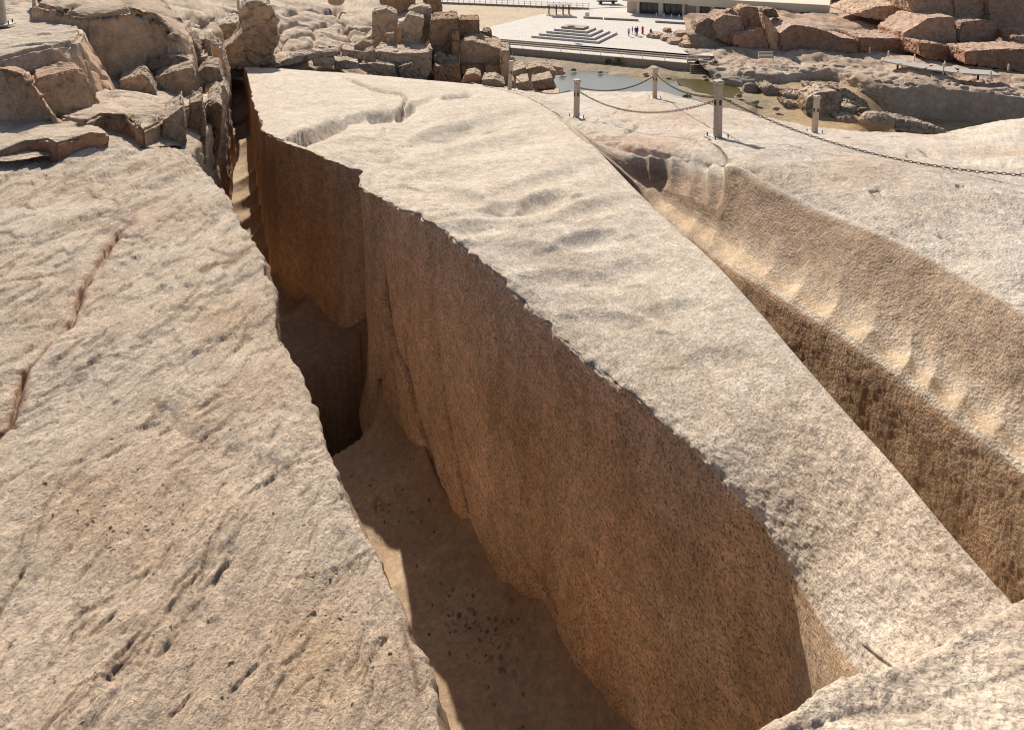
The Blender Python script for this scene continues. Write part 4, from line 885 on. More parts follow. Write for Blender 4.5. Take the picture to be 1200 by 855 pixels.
C = mixc((1, 1, 1), (1.25, 1.1, .9), np.clip(.4+warm*1.5, 0, 1)); C = mixc(C, (.75, .9, .45), np.clip(fbm(Q*.5, 3, off=306)*2-.5, 0, .8)*sstep(-.4, .2, CZ-23.9-zz+.25)); C = mixc(C, (1.5, 1.25, .95), sstep(880, 960, ppx))
o = grid_obj('pond_bed', np.stack((X, Y, zz), -1), M['mud'], C); o['kind'] = 'structure'
xs = lambda pts, h: [tuple(HW(x, y, h)) for x, y in pts]
o = sheet('pond_water', [(620, 78), (780, 78), (800, 106), (840, 124), (620, 126)], M['water'], H=24.12)
o = sheet('pond_water', [(775, 84), (815, 86), (890, 104), (886, 131), (842, 119), (802, 103)], M['algae_water'], H=24.16)

for i, (x0, x1, y0, y1) in enumerate([(668, 676, 80, 84), (700, 707, 83, 86), (752, 760, 85, 88.5), (780, 787, 90, 93), (822, 829, 88, 92), (862, 870, 110, 115), (880, 890, 117, 122), (905, 914, 125, 130), (655, 663, 84, 88)]):
    boulder('pond_stone', x0, x1, y0, y1, W(x0, y1, H=24.0)[1], tint=(.8, .7, .58), label='small brown stone on the muddy shore of the pond', cat='stone', group='stones on the pond shore', mat='farrock')
# ---- pale far bank with its cut face
def rowH(pts, h): return [(x, y, W(x, y, H=h)[1]) for x, y in pts]
r0 = rowH([(800, 58), (850, 56), (900, 55), (950, 57), (1000, 58), (1050, 63), (1100, 72), (1150, 82), (1200, 88), (1320, 95)], 21.8)
r1 = rowH([(812, 68), (855, 68), (900, 69), (950, 72), (1000, 76), (1050, 82), (1100, 90), (1150, 94), (1200, 98), (1320, 106)], 22.2)
r2 = rowH([(822, 77), (858, 82), (890, 86), (935, 84), (965, 82), (1008, 92), (1040, 98), (1100, 100), (1200, 109), (1320, 118)], 22.5)
r3 = [(830, 84, r2[0][2]-1.5), (860, 92, r2[1][2]-2), (892, 98, r2[2][2]-1.2), (935, 97, r2[3][2]-1.2), (968, 100, r2[4][2]-1.0), (1010, 104, r2[5][2]-1.2), (1042, 106, r2[6][2]-.8), (1100, 107, r2[7][2]-.6), (1200, 116, r2[8][2]-.6), (1320, 124, r2[9][2]-.6)]
r4 = [(838, 108, r2[0][2]-3.5), (868, 112, r2[1][2]-5), (895, 122, r2[2][2]-3.5), (935, 126, r2[3][2]-3), (970, 128, r2[4][2]-3), (1012, 138, r2[5][2]-3), (1044, 160, r2[6][2]-1.6), (1100, 172, r2[7][2]-1.4), (1200, 178, r2[8][2]-1.4), (1320, 180, r2[9][2]-1.4)]
def dfb(P, px, py, ir, ic):
    cutf = sstep(1020, 1060, px)*sstep(2.2, 3.0, ir)
    return (fbm(P*.12, 4, off=310)*.8+flakes(P, (.16, .16, .3), 6, off=311, sharp=.08)*1.6+fbm(P*.7, 4, .6, off=312)*.18)*(1-.85*cutf)*sstep(-.2, .5, ir)
def cfb(P, px, py, ir, ic):
    w = fbm(P*.15, 3, off=315); c = mixc((1.15, 1.05, .95), (.95, .78, .66), np.clip(.4+w*1.5, 0, 1)); return mixc(c, (.92, .86, .80), sstep(2.4, 3.0, ir))
patchH('far_rock_bank', [r0, r1, r2, r3, r4], 130, 260, M['farrock'], dfb, cfb, byY=True)
# red quarry massif: bed, then its big faces
patchH('red_rock_bed', [rowH([(800, 20), (850, 12), (905, 10), (960, 15), (1010, 13), (1060, -5), (1120, -18), (1200, -25), (1330, -25)], 19.0), rowH([(806, 40), (850, 34), (905, 28), (960, 32), (1010, 32), (1060, 25), (1120, 14), (1200, 10), (1330, 10)], 19.6),
    rowH([(812, 60), (850, 58), (905, 60), (960, 62), (1010, 60), (1060, 66), (1120, 78), (1200, 84), (1330, 92)], 22.3)], 70, 150, M['farrock'], lambda P, px, py, ir, ic: fbm(P*.15, 4, off=320)*.8+flakes(P, (.2, .2, .3), 6, off=321, sharp=.1)*1.0+fbm(P*.8, 3, off=322)*.2, lambda P, px, py, ir, ic: mixc((1.0, .88, .78), (.9, .66, .5), np.clip(fbm(P*.1, 3, off=323)*2+.4, 0, 1)), byY=True)
RG = 'red rocks behind the pond'
def base(y): return W(900, y, H=22.2)[1]
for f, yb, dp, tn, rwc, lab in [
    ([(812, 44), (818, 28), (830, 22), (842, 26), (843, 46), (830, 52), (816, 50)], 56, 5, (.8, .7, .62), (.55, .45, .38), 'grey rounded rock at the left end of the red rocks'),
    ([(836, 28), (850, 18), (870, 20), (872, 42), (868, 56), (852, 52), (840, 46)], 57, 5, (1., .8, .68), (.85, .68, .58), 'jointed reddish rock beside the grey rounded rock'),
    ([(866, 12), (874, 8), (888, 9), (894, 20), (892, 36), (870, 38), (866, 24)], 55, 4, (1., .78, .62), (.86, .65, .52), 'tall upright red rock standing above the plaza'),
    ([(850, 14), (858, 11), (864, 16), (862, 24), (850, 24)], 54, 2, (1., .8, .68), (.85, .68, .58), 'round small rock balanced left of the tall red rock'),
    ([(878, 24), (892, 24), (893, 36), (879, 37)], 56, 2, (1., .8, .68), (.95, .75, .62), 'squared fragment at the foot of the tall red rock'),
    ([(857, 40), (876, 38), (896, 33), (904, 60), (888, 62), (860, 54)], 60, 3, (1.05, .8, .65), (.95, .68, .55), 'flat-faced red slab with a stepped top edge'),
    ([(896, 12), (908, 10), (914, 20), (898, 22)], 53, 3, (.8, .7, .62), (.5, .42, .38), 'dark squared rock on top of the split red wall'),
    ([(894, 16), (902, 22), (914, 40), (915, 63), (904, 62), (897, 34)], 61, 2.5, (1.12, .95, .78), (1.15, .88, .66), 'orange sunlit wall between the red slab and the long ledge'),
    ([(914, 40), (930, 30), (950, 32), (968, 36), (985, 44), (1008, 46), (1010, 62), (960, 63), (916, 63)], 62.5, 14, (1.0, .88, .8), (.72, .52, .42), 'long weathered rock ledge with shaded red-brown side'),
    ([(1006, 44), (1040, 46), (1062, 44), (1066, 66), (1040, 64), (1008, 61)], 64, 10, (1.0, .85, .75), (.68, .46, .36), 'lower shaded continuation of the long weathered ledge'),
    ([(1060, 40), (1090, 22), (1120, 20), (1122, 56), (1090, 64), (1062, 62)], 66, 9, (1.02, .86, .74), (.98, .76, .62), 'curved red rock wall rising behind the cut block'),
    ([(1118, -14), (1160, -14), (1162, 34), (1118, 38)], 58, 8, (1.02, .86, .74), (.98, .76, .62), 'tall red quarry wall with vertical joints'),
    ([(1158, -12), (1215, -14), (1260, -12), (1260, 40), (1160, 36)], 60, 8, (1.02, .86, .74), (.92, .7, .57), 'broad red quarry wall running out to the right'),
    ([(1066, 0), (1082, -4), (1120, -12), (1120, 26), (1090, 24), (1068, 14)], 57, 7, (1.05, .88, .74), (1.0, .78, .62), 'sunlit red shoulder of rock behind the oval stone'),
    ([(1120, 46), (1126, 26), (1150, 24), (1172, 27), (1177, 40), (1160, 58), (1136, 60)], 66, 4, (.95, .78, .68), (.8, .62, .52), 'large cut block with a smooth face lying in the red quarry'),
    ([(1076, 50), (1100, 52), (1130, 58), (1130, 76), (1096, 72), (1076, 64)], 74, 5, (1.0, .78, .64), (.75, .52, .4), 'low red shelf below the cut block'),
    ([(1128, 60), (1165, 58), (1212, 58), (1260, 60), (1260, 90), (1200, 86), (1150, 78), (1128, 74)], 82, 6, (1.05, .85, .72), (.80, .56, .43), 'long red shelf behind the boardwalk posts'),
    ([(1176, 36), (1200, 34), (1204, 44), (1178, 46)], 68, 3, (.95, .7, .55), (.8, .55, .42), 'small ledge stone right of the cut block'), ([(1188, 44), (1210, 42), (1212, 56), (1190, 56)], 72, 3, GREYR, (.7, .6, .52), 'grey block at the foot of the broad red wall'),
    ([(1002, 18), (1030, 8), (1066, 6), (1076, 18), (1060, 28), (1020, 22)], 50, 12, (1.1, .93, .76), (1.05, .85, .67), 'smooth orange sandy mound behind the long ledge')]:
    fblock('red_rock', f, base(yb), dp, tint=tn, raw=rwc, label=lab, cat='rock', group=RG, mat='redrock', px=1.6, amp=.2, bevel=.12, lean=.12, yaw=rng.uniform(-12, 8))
boulder('oval_stone', 1082, 1102, 16.5, 24.5, base(58), deep=.6, tint=(1.5, 1.45, 1.35), label='smooth white oval stone resting on the red rock ledge', cat='stone', facet=.1)
for f, yb, dp, lab in [([(892, 104), (905, 101), (921, 106), (921, 114), (898, 116)], 117, 3, 'long low slab at the right edge of the pond'), ([(918, 111), (945, 111), (953, 114), (950, 121), (922, 119)], 122, 3, 'pale plank-like slab in the pit'), ([(947, 102), (974, 102), (980, 107), (960, 112), (947, 109)], 114, 3, 'flat grey slab under the far bank'),
                       ([(978, 104), (996, 106), (1014, 118), (1016, 126), (990, 118)], 126, 3, 'dark tilted slab under the far bank'), ([(918, 120), (936, 122), (940, 131), (922, 129)], 131, 2.5, 'small brown slab left of the big pale rock'), ([(986, 118), (1002, 120), (1016, 130), (990, 128)], 131, 3, 'thin slab leaning right of the big pale rock'),
                       ([(984, 127), (1006, 126), (1008, 136), (988, 138)], 138, 3, 'squared pale block right of the big pale rock'), ([(982, 140), (995, 136), (1005, 139), (1004, 148), (984, 146)], 148, 2.5, 'low pale boulder in the pit'), ([(1048, 140), (1080, 145), (1108, 152), (1106, 157), (1050, 155)], 157, 3, 'long flat slab at the foot of the far cut face')]:
    fblock('pit_slab', f, W(950, yb, H=24.7)[1], dp, tint=(1.05, .95, .84), raw=(.66, .55, .45), label=lab, cat='slab', group='slabs lying in the pit', mat='farrock', px=1.5, amp=.25, bevel=.08, lean=.7)
fblock('pale_boulder', [(943, 126), (948, 116), (962, 110), (985, 109), (992, 113), (986, 124), (984, 138), (960, 141), (944, 134)], W(960, 141, H=24.8)[1], 3.5, tint=(1.3, 1.16, 1.0), raw=(.66, .54, .43), label='big pale angular boulder behind the low post', cat='boulder', mat='farrock', px=1.5, amp=.2, lean=.5)
for x0, x1, y0, y1, lab in ((1005, 1048, 128, 156, 'big rounded tan boulder in the pit'), (868, 890, 97, 113, 'dark round boulder at the end of the pond'), (843, 868, 83, 98, 'grey boulder below the wooden steps'), (835, 858, 73, 84, 'weathered boulder beside the wooden steps'), (1004, 1020, 124, 136, 'small boulder behind the big rounded boulder')):
    boulder('boulder', x0, x1, y0, y1, W(900, y1-1, H=24.7)[1], tint=(.95, .84, .72) if 'tan' in lab else (.62, .55, .48), label=lab, mat='farrock')
for i, (x0, x1, y0, y1) in enumerate([(760, 778, 36, 44), (774, 792, 38, 47), (782, 800, 42, 51), (797, 814, 46, 55), (778, 786, 32, 36), (802, 816, 38, 50), (790, 806, 34, 42)]):
    yy = W(790, y1, H=22)[1]; hx, hz = (x1-x0)/2*1.25, (y1-y0)/2; pl = []
    for k in range(9): a_ = k*2*math.pi/9; rr = rng.uniform(.75, 1.1); pl.append(((x0+x1)/2+math.cos(a_)*hx*rr, (y0+y1)/2-1+math.sin(a_)*hz*.62*rr, W((x0+x1)/2, (y0+y1)/2+math.sin(a_)*hz*.62*rr, H=21.5)[1]))
    tblock('boulder', pl, .9, .25, tint=(1.1, .95, .82), raw=(.9, .74, .6), label='low tan boulder in the row at the plaza edge before the red rocks', cat='boulder', group='boulders edging the plaza', mat='farrock', px=1.5, amp=.12, bevel=.15)
# wooden steps and boardwalk
def stairs(x0, x1, y0, y1, H0, H1, n, lab):
    a, b, c, d = W(x0, y1, H=H1), W(x1, y1, H=H1), W(x0, y0, H=H0), W(x1, y0, H=H0); e_ = empty('wooden_steps', (a+b)/2); L = np.array(e_.location); tag(e_, lab, 'steps')
    for k in range(n):
        t = (k+.5)/n; MB().bar(a+(c-a)*t-L, b+(d-b)*t-L, .3, .12).build('tread', M['wood'], e_)
    for p, q in ((a, c), (b, d)): MB().bar(p-L-np.array((0, 0, .2)), q-L-np.array((0, 0, .2)), .15, .25).build('stringer', M['wood'], e_)
stairs(809, 835, 75, 91, 22.6, 24.3, 7, 'flight of weathered wooden steps going down to the pond')
stairs(806, 832, 65, 72, 21.8, 22.4, 4, 'short wooden steps at the end of the terrace')
stairs(889, 906, 60.5, 70, 21.3, 22.0, 6, 'slatted wooden ramp at the foot of the long rock ledge')
e0 = [W(x, y, H=21.6) for x, y in ((1044, 75), (1062, 79), (1090, 84), (1125, 88.5), (1170, 91))]; bw_ = empty('boardwalk', e0[2]-np.array((0, 0, .8))); Lw_ = np.array(bw_.location); tag(bw_, 'raised grey boardwalk curving across the pale far bank', 'boardwalk')
for p, q in zip(e0, e0[1:]):
    MB().bar(p-Lw_+np.array((.3, .9, .35)), q-Lw_+np.array((.3, .9, .35)), 3.0, .18).build('deck', M['concrete'], bw_); m_ = (p+q)/2; MB().box(m_-Lw_+np.array((0, .2, -.1)), (.2, .2, .9)).build('support', M['darkmetal'], bw_)
for x, y, h in ((1019, 62, .9), (1041, 66.5, .9), (1071.5, 71.5, 1.0), (1105, 87.5, 1.5), (1107, 80, 1.0), (1160.5, 93, 1.1), (1181.5, 83.5, 1.0)):
    p = W(x, y, H=21.7); o = MB().box((0, 0, h/2), (.18, .18, h), bev=.02).build('guide_post', M['cream'], origin=None); o.location = p; tag(o, 'small beige guide post beside the boardwalk on the far bank', 'post', 'guide posts of the boardwalk')
# ================================================================== POSTS, CHAINS, PEOPLE, PLANTS, LOOSE STONES
def mesh_hit(x, y, objs):
    """the place where the rock seen at a pixel lies"""
    best = None; o_ = Vector((0, 0, CZ)); d = Vector(W(x, y, Y=10.0))-o_; d.normalize()
    for o in objs:
        ok, loc, nrm, idx = o.ray_cast(o_-o.location, d)
        if ok:
            loc = loc+o.location
            if best is None or (loc-o_).length < (best-o_).length: best = loc
    return best
bpy.context.view_layer.update()
M['post'] = plain('post_paint', (.50, .40, .31), .7, scale=30); M['rust'] = plain('rusty_chain', (.13, .085, .055), .7, .4, scale=60, var=.4); M['plate'] = plain('pale_plate', (.62, .56, .48), .7)
def post(p, h, lab, rz=.35, tilt=(0, 0), w=.115):
    e_ = empty('chain_post', p); e_.rotation_euler = (tilt[0], tilt[1], rz); tag(e_, lab, 'post', None)
    MB().box((0, 0, h/2-.06), (w, w, h), bev=w*.12).build('shaft', M['post'], e_); MB().box((0, 0, h-.02), (w*1.28, w*1.28, .07), bev=.012).build('cap', M['post'], e_)
    MB().box((0, 0, -.005), (.34, .30, .03), bev=.005).build('base_plate', M['plate'], e_)
    for x in (-.13, .13):
        for y in (-.11, .11): MB().tube([(x, y, 0), (x, y, .075)], .011, 6).build('bolt', M['darkmetal'], e_)
    MB().box((.0, -w*.5-.004, h*.63), (.035, .02, .09)).build('slot', M['darkmetal'], e_); MB().box((-w*.5-.004, 0, h*.63), (.02, .035, .09)).build('slot', M['darkmetal'], e_)
    return e_
POSTS = {}
for key, x, y, ytop, tl, lab in (('a', 597.0, 105.5, 72.0, (0, .075), 'leaning post with a cap at the back edge of the obelisk'), ('b', 675.5, 138, 94, (0, .01), 'chain post beside the crack where the obelisk meets the bank'),
                             ('c', 767.3, 115, 79.5, (0, .0), 'chain post at the rim above the pond'), ('d', 841, 161, 95, (0, -.02), 'chain post on bolted base plate near the head of the right cut'), ('e', 954.5, 155.5, 113, (0, .03), 'low chain post at the rim before the big pale boulder')):
    p = mesh_hit(x, y, [rbk, ob]); 
    if p is None: p = Vector(W(x, y, Y=20))
    q = W(x, ytop, Y=p.y); POSTS[key] = (p, q[2]-p.z); post(p, q[2]-p.z, lab, tilt=tl)
    print('POST', key, tuple(round(v, 2) for v in p), round(q[2]-p.z, 2))
p = Vector(W(2.5, 29, Y=12.2)); post(p, .95, 'beige post on the rounded block of the left bank', w=.13, tilt=(0, -.05))
for x, y, Y in ((279.5, 12, 33), (292, 3, 36), (300, 2, 38)):
    q = W(x, y, Y=Y); o = MB().box((0, 0, .45), (.1, .1, .95), bev=.01).build('guide_post', M['post']); o.location = q; tag(o, 'thin guide post on the pale bed beyond the leaning rock', 'post', 'guide posts of the quarry bed')
LINK = None
def chain(a, b, sag, lab, pitch=.055, wire=.006):
    global LINK
    a, b = np.array(a), np.array(b); c = (a+b)/2; n = 60
    pts = [a+(b-a)*t-np.array((0, 0, sag*(1-(2*t-1)**2))) for t in np.linspace(0, 1, n)]; L = np.r_[0, np.cumsum([np.linalg.norm(q-p) for p, q in zip(pts, pts[1:])])]
    m = int(L[-1]/pitch); V, Fc = [], []
    k1, k2 = 12, 5
    for i in range(m):
        s = (i+.5)*pitch; k = min(np.searchsorted(L, s), n-1); t = pts[k]-pts[k-1]; t /= np.linalg.norm(t); p = pts[k-1]+t*(s-L[k-1])
        u = np.cross(t, (0, 0, 1.0)); u /= np.linalg.norm(u); v = np.cross(u, t)
        if i % 2: u, v = v, -u
        b0 = len(V)
        for j in range(k1):
            an = 2*math.pi*j/k1; cx, sy = math.cos(an), math.sin(an)
            cc = p+t*(cx*pitch*.36+np.sign(cx)*pitch*.20)+u*sy*pitch*.34; rr = t*cx+u*sy
            for l in range(k2): bn = 2*math.pi*l/k2; V.append(cc+(rr*math.cos(bn)+v*math.sin(bn))*wire)
        for j in range(k1):
            for l in range(k2): Fc.append((b0+j*k2+l, b0+((j+1) % k1)*k2+l, b0+((j+1) % k1)*k2+(l+1) % k2, b0+j*k2+(l+1) % k2))
    me = bpy.data.meshes.new('chain'); me.from_pydata([tuple(v-c) for v in V], [], Fc); o = link('chain', me, M['rust']); o.location = c; tag(o, lab, 'chain'); return o
def att(k, f=.68, dx=0.0): p, h = POSTS[k]; return (p.x+dx, p.y-.02, p.z+h*f)
chain(att('b', .70, .06), att('d', .66, -.06), .34, 'sagging chain from the crack-side post to the bolted post')
chain(att('b', .8, .06), att('c', .72, -.06), .22, 'chain stretched across the view of the pond between two posts')
chain(att('c', .75, .06), att('d', .72, -.05), .16, 'chain from the pond rim post to the bolted post')
q = W(1230, 217, Y=8.55)
chain(att('d', .7, .06), (q[0], q[1], q[2]+.12), .30, 'long rusty chain running from the bolted post down over the pale bank', pitch=.05, wire=.006)
q = W(1260, 146, Y=20.6); chain(att('e', .45, .06), (q[0], q[1], q[2]), .35, 'chain from the low post towards the sandy mound')
pa = att('a', .6, .05); pq = W(668, 106, Y=19.6); chain(pa, (pq[0], pq[1], pq[2]), .35, 'slack chain hanging from the leaning post')

# ---- people on the plaza
def person(x, y, hgt, shirt, legs, lab, rz=0.0, hair=(.02, .015, .012), robe=False):
    p = W(x, y, H=22.0); s = hgt/1.72
    J = {'pel': (0, 0, .95, .15, .11), 'che': (0, 0, 1.28, .17, .12), 'nec': (0, 0, 1.48, .06, .06), 'hd1': (0, .01, 1.56, .08, .09), 'hd2': (0, .01, 1.68, .075, .085),
         'sl': (-.19, 0, 1.40, .065, .06), 'el': (-.24, .02, 1.13, .05, .05), 'wl': (-.23, -.06, .90, .035, .03), 'hl': (-.23, -.08, .80, .03, .04), 'sr': (.19, 0, 1.40, .065, .06), 'er': (.25, .03, 1.13, .05, .05), 'wr': (.24, -.04, .90, .035, .03), 'hr': (.24, -.06, .80, .03, .04),
         'tl': (-.10, 0, .86, .10, .10), 'kl': (-.11, -.06, .48, .065, .065), 'al': (-.11, .02, .09, .045, .05), 'fl': (-.11, -.14, .04, .04, .035), 'tr': (.10, 0, .86, .10, .10), 'kr': (.11, .05, .48, .065, .065), 'ar': (.11, .12, .09, .045, .05), 'fr': (.11, -.03, .04, .04, .035)}
    if robe:
        for k in ('kl', 'kr', 'al', 'ar'): J[k] = (*J[k][:3], .15, .15)
    E = [('pel', 'che'), ('che', 'nec'), ('nec', 'hd1'), ('hd1', 'hd2'), ('che', 'sl'), ('sl', 'el'), ('el', 'wl'), ('wl', 'hl'), ('che', 'sr'), ('sr', 'er'), ('er', 'wr'), ('wr', 'hr'), ('pel', 'tl'), ('tl', 'kl'), ('kl', 'al'), ('al', 'fl'), ('pel', 'tr'), ('tr', 'kr'), ('kr', 'ar'), ('ar', 'fr')]
    ks = list(J); me = bpy.data.meshes.new('person'); me.from_pydata([tuple(c*s for c in J[k][:3]) for k in ks], [(ks.index(a), ks.index(b)) for a, b in E], [])
    o = link('person', me, None); o.location = p; o.rotation_euler.z = rz
    md = o.modifiers.new('skin', 'SKIN'); md.use_smooth_shade = True
    sv = me.skin_vertices[0].data
    for i, k in enumerate(ks): sv[i].radius = (J[k][3]*s, J[k][4]*s); sv[i].use_root = (k == 'pel')
    o.modifiers.new('sub', 'SUBSURF').render_levels = 1
    m, nt, b = nodes('clothes'); g = N(nt, 'ShaderNodeTexCoord'); sx = N(nt, 'ShaderNodeSeparateXYZ'); nt.links.new(g.outputs['Object'], sx.inputs[0]); mm = N(nt, 'ShaderNodeMath', operation='DIVIDE'); nt.links.new(sx.outputs[2], mm.inputs[0]); mm.inputs[1].default_value = 1.8*s
    c = ramp(nt, mm.outputs[0], [(0, (.03, .025, .02)), (.05, legs), (.5, shirt), (.83, (.30, .17, .11)), (.93, hair)]); nt.nodes[c.node.name].color_ramp.interpolation = 'CONSTANT'
    nt.links.new(c, b.inputs['Base Color']); b.inputs['Roughness'].default_value = .9; me.materials.append(m); tag(o, lab, 'person')
person(736.8, 42.8, 1.62, (.55, .52, .62), (.03, .03, .05), 'person in pale top and dark trousers standing on the plaza', .3)
person(741.0, 40.5, 1.5, (.25, .22, .45), (.2, .18, .4), 'person in lilac clothes standing behind the others', 1.0)
person(745.0, 42.4, 1.8, (.035, .04, .12), (.02, .02, .035), 'tall person in dark blue walking on the plaza', -.4)
person(747.0, 41.6, 1.72, (.06, .06, .20), (.03, .03, .05), 'person in navy top beside the tall one', .8)
person(753.0, 40.2, 1.6, (.55, .04, .02), (.5, .035, .02), 'person in a red robe on the plaza', .2, robe=True)
person(762.5, 43.0, 1.55, (.05, .045, .03), (.04, .035, .025), 'person in dark clothes beside the low tan boulders', .5)

# ---- plants
def leafmat(name, c):
    m, nt, b = nodes(name); g = N(nt, 'ShaderNodeNewGeometry'); nt.links.new(ramp(nt, noise(nt, g.outputs['Position'], 3, 3), [(.3, tuple(.6*x for x in c)), (.7, tuple(1.3*x for x in c))]), b.inputs['Base Color']); b.inputs['Roughness'].default_value = .6; return m
M['leaf'] = leafmat('leaves', (.06, .10, .025)); M['stem'] = plain('stems', (.10, .08, .04), .8)
def bush(x, y, H, w, h, n, lab, leaf=.16):
    p = W(x, y, H=H); e_ = empty('bush', p); tag(e_, lab, 'bush'); r = random.Random(int(x*7)); V, Fc = [], []
    for _ in range(n):
        a, rr, z = r.uniform(0, 6.28), math.sqrt(r.random())*w/2, r.random()**.8*h; rr *= 1-.5*z/h
        c = np.array((math.cos(a)*rr, math.sin(a)*rr*.7, z)); d1 = np.array([r.gauss(0, 1) for _ in range(3)]); d1 /= np.linalg.norm(d1); d2 = np.cross(d1, [r.gauss(0, 1) for _ in range(3)]); d2 /= np.linalg.norm(d2)+1e-6
        b0 = len(V); V += [tuple(c-d1*leaf), tuple(c+d2*leaf*.35), tuple(c+d1*leaf), tuple(c-d2*leaf*.35)]; Fc.append((b0, b0+1, b0+2, b0+3))
    me = bpy.data.meshes.new('foliage'); me.from_pydata(V, [], Fc); link('foliage', me, M['leaf'], e_)
    mb = MB()
    for k in range(6): a = k*1.05; mb.tube([(0, 0, -.1), (math.cos(a)*w*.15, math.sin(a)*w*.1, h*.4), (math.cos(a)*w*.3, math.sin(a)*w*.2, h*.75)], .02, 5)
    mb.build('stem', M['stem'], e_)
bush(593, 64, 23.4, 2.6, 1.8, 500, 'green bush at the near end of the retaining wall')
bush(727, 76, 23.9, 2.8, 1.2, 420, 'dark green shrub growing at the foot of the retaining wall')
bush(714, 75, 23.9, 1.8, .8, 200, 'small shrub left of the dark green shrub')
bush(805, 117.5, 24.6, 2.0, .7, 260, 'bright green grass tuft at the edge of the pond')
bush(852, 127, 24.7, 2.4, 1.0, 300, 'green tuft just beyond the bolted post')
bush(838, 77, 22.6, 1.6, .7, 120, 'small weed by the wooden steps')

# ---- loose chips on the foreground slab, and the few bigger stones
r_ = np.random.RandomState(5); cand = []
PXf, PYf, Pf_ = SLAB_PX.ravel(), SLAB_PY.ravel(), SLAB_P.reshape(-1, 3)
dens = np.exp(-((PXf-140)/110)**2-((PYf-610)/55)**2)+.9*np.exp(-((PXf-390)/75)**2-((PYf-760)/90)**2)+.8*np.exp(-((PXf-265)/55)**2-((PYf-380)/28)**2)+.5*np.exp(-((PXf-250)/70)**2-((PYf-500)/40)**2)+.08
dens *= (PYf > 200)*(PYf < 900)*(PXf > -20)*(PXf < 500); dens[SLAB_P[..., 2].ravel() < CZ-3.1] = 0
# weight by ground area so that the chips do not crowd far away
area = Pf_[:, 1]**2; pw = dens*1.0; pw /= pw.sum()
idx = r_.choice(len(PXf), 1000, p=pw)
ico = bmesh.new(); bmesh.ops.create_icosphere(ico, subdivisions=1, radius=1.0); iv = np.array([v.co[:] for v in ico.verts]); ico.verts.index_update(); it = np.array([[v.index for v in f.verts] for f in ico.faces]); ico.free()
n_ = len(idx); sz = .0018+.006*r_.random_sample(n_)**5; sz *= .75+.12*Pf_[idx, 1]
rot = r_.normal(size=(n_, 3, 3)); qq = np.linalg.qr(rot)[0]
scl = sz[:, None]*np.stack((r_.uniform(.8, 1.5, n_), r_.uniform(.6, 1.0, n_), r_.uniform(.4, .8, n_)), -1)
base_v = iv[None]*(1+.25*r_.normal(size=(n_, len(iv), 1)))*scl[:, None, :]
Vc = np.einsum('nij,nvj->nvi', qq, base_v)*np.array((1, 1, .55))+Pf_[idx][:, None]+np.stack((r_.normal(0, .008, n_), r_.normal(0, .008, n_), sz*.12), -1)[:, None]
Tc = (it[None]+np.arange(n_)[:, None, None]*len(iv)).reshape(-1, 3)
me = bpy.data.meshes.new('rock_chips'); me.from_pydata([], [], []); Vc = Vc.reshape(-1, 3)
me.vertices.add(len(Vc)); me.vertices.foreach_set('co', Vc.astype(np.float32).ravel()); me.loops.add(Tc.size); me.loops.foreach_set('vertex_index', Tc.astype(np.int32).ravel())
me.polygons.add(len(Tc)); me.polygons.foreach_set('loop_start', np.arange(0, Tc.size, 3, dtype=np.int32)); me.polygons.foreach_set('loop_total', np.full(len(Tc), 3, np.int32)); me.update(calc_edges=True)
tone = np.repeat(r_.uniform(.9, 1.2, n_)[:, None]*np.array((1, .9, .8)), len(iv), axis=0); setcol(me, tone)
o = link('rock_chips', me, M['slab']); tag(o, 'small loose rock chips scattered over the foreground slab', 'gravel', kind='stuff')
fv = np.empty(len(fl.data.vertices)*3, np.float32); fl.data.vertices.foreach_get('co', fv); fv = fv.reshape(-1, 3); fx, fy = proj(fv)
ok_ = np.where((fx > 380) & (fx < 760) & (fy > 500) & (fy < 880) & (fv[:, 1] < 9.5) & (fv[:, 1] > 2))[0]
wgt = .15+np.exp(-((fx[ok_]-540)/25)**2-((fy[ok_]-720)/25)**2)*3+np.exp(-((fx[ok_]-590)/25)**2-((fy[ok_]-760)/30)**2)*3+np.exp(-((fx[ok_]-445)/25)**2-((fy[ok_]-590)/16)**2)*3; wgt /= wgt.sum()
n_ = 700; id2 = r_.choice(ok_, n_, p=wgt); sz = .006+.02*r_.random_sample(n_)**4
qq = np.linalg.qr(r_.normal(size=(n_, 3, 3)))[0]; scl = sz[:, None]*np.stack((r_.uniform(.8, 1.6, n_), r_.uniform(.6, 1.0, n_), r_.uniform(.4, .8, n_)), -1)
Vc = np.einsum('nij,nvj->nvi', qq, iv[None]*(1+.25*r_.normal(size=(n_, len(iv), 1)))*scl[:, None, :])+fv[id2][:, None]+np.stack((r_.normal(0, .03, n_), r_.normal(0, .03, n_), sz*.3), -1)[:, None]
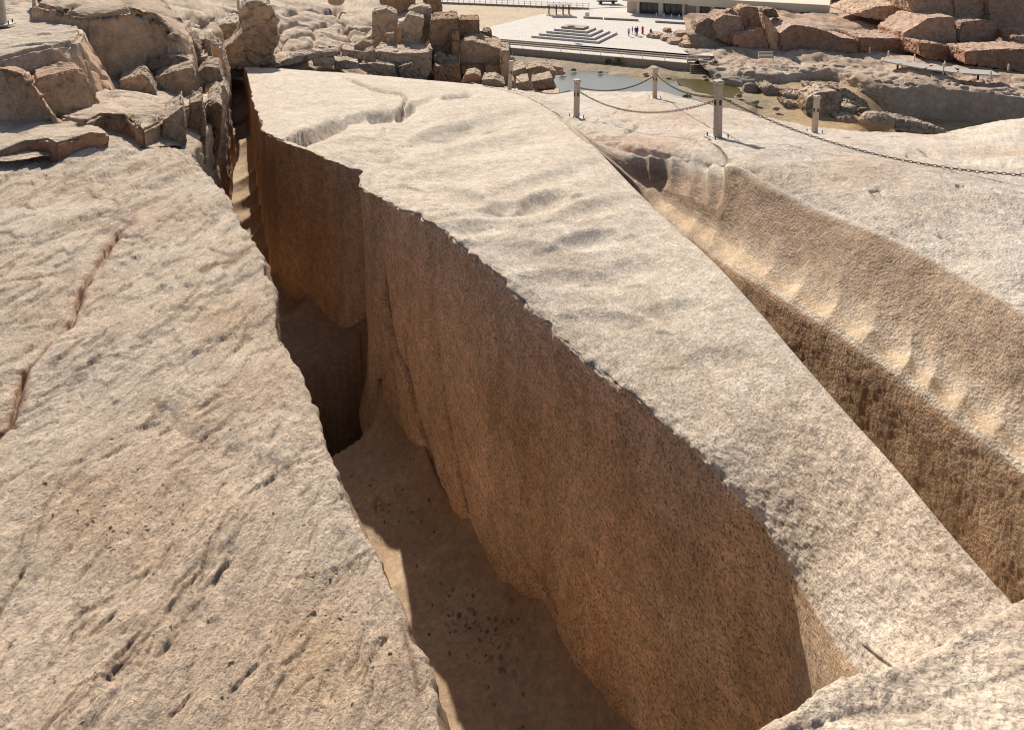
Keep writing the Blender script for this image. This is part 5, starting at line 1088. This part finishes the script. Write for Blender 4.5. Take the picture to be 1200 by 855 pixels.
Tc = (it[None]+np.arange(n_)[:, None, None]*len(iv)).reshape(-1, 3); me = bpy.data.meshes.new('floor_gravel'); me.from_pydata([tuple(v) for v in Vc.reshape(-1, 3)], [], [tuple(int(i) for i in t) for t in Tc])
setcol(me, np.repeat(r_.uniform(.35, 1.1, n_)[:, None]*np.array((1, .85, .7)), len(iv), axis=0)); o = link('floor_gravel', me, M['slab']); tag(o, 'bits of gravel strewn over the trench floor', 'gravel', kind='stuff')
for x, y, w, lab, tn in ((366, 717, 9, 'dark brown stone chip lying in the sandy hollow of the slab', (.8, .65, .52)), (353, 742, 5.5, 'white stone chip in the sandy hollow of the slab', (1.3, 1.28, 1.2)), (356, 615, 5, 'rusty brown pebble near the trench edge', (1.0, .75, .55)), (366, 675, 5, 'dark pebble near the trench edge above the brown chip', (.8, .66, .54)),
                       (128, 641, 6, 'grey pebble on the gravelly patch of the slab', (1.0, .96, .9)), (173, 620, 5, 'light pebble on the gravelly patch of the slab', (1.15, 1.05, .95)), (416, 716, 5, 'small grey pebble by the slab rim', (1.1, 1.0, .9)), (270, 776, 9, 'dull flat stone lying low on the slab', (1.1, .98, .84))):
    p = mesh_hit(x, y, [lb])
    if p is None: continue
    Y = p.y; o = boulder('stone_chip', x-w/2, x+w/2, y-w*.25, y+w*.32, Y, deep=.7, tint=tn, label=lab, cat='stone', facet=.7, mat='slab', px=1.0)
# ---- bits of debris on the trench floor
for x, y, w, lab in ((538, 722, 6, 'dark clod lying on the shaded trench floor'), (592, 746, 4.5, 'pale pebble on the shaded trench floor'), (586, 770, 6, 'dark stone beside the pale pebble on the trench floor'), (445, 590, 5, 'pebble on the trench floor near the dark pit'), (455, 589, 4, 'light chip on the trench floor near the dark pit'), (570, 768, 5, 'small clod on the trench floor')):
    p = mesh_hit(x, y, [fl])
    if p is not None: boulder('floor_stone', x-w/2, x+w/2, y-w*.5, y+w*.4, p.y, deep=.8, tint=(1.2, 1.1, 1.0) if 'p' == lab[0] or 'light' in lab else (.5, .4, .3), label=lab, cat='stone', facet=.7, mat='slab', px=1.0)
# ================================================================== far ground
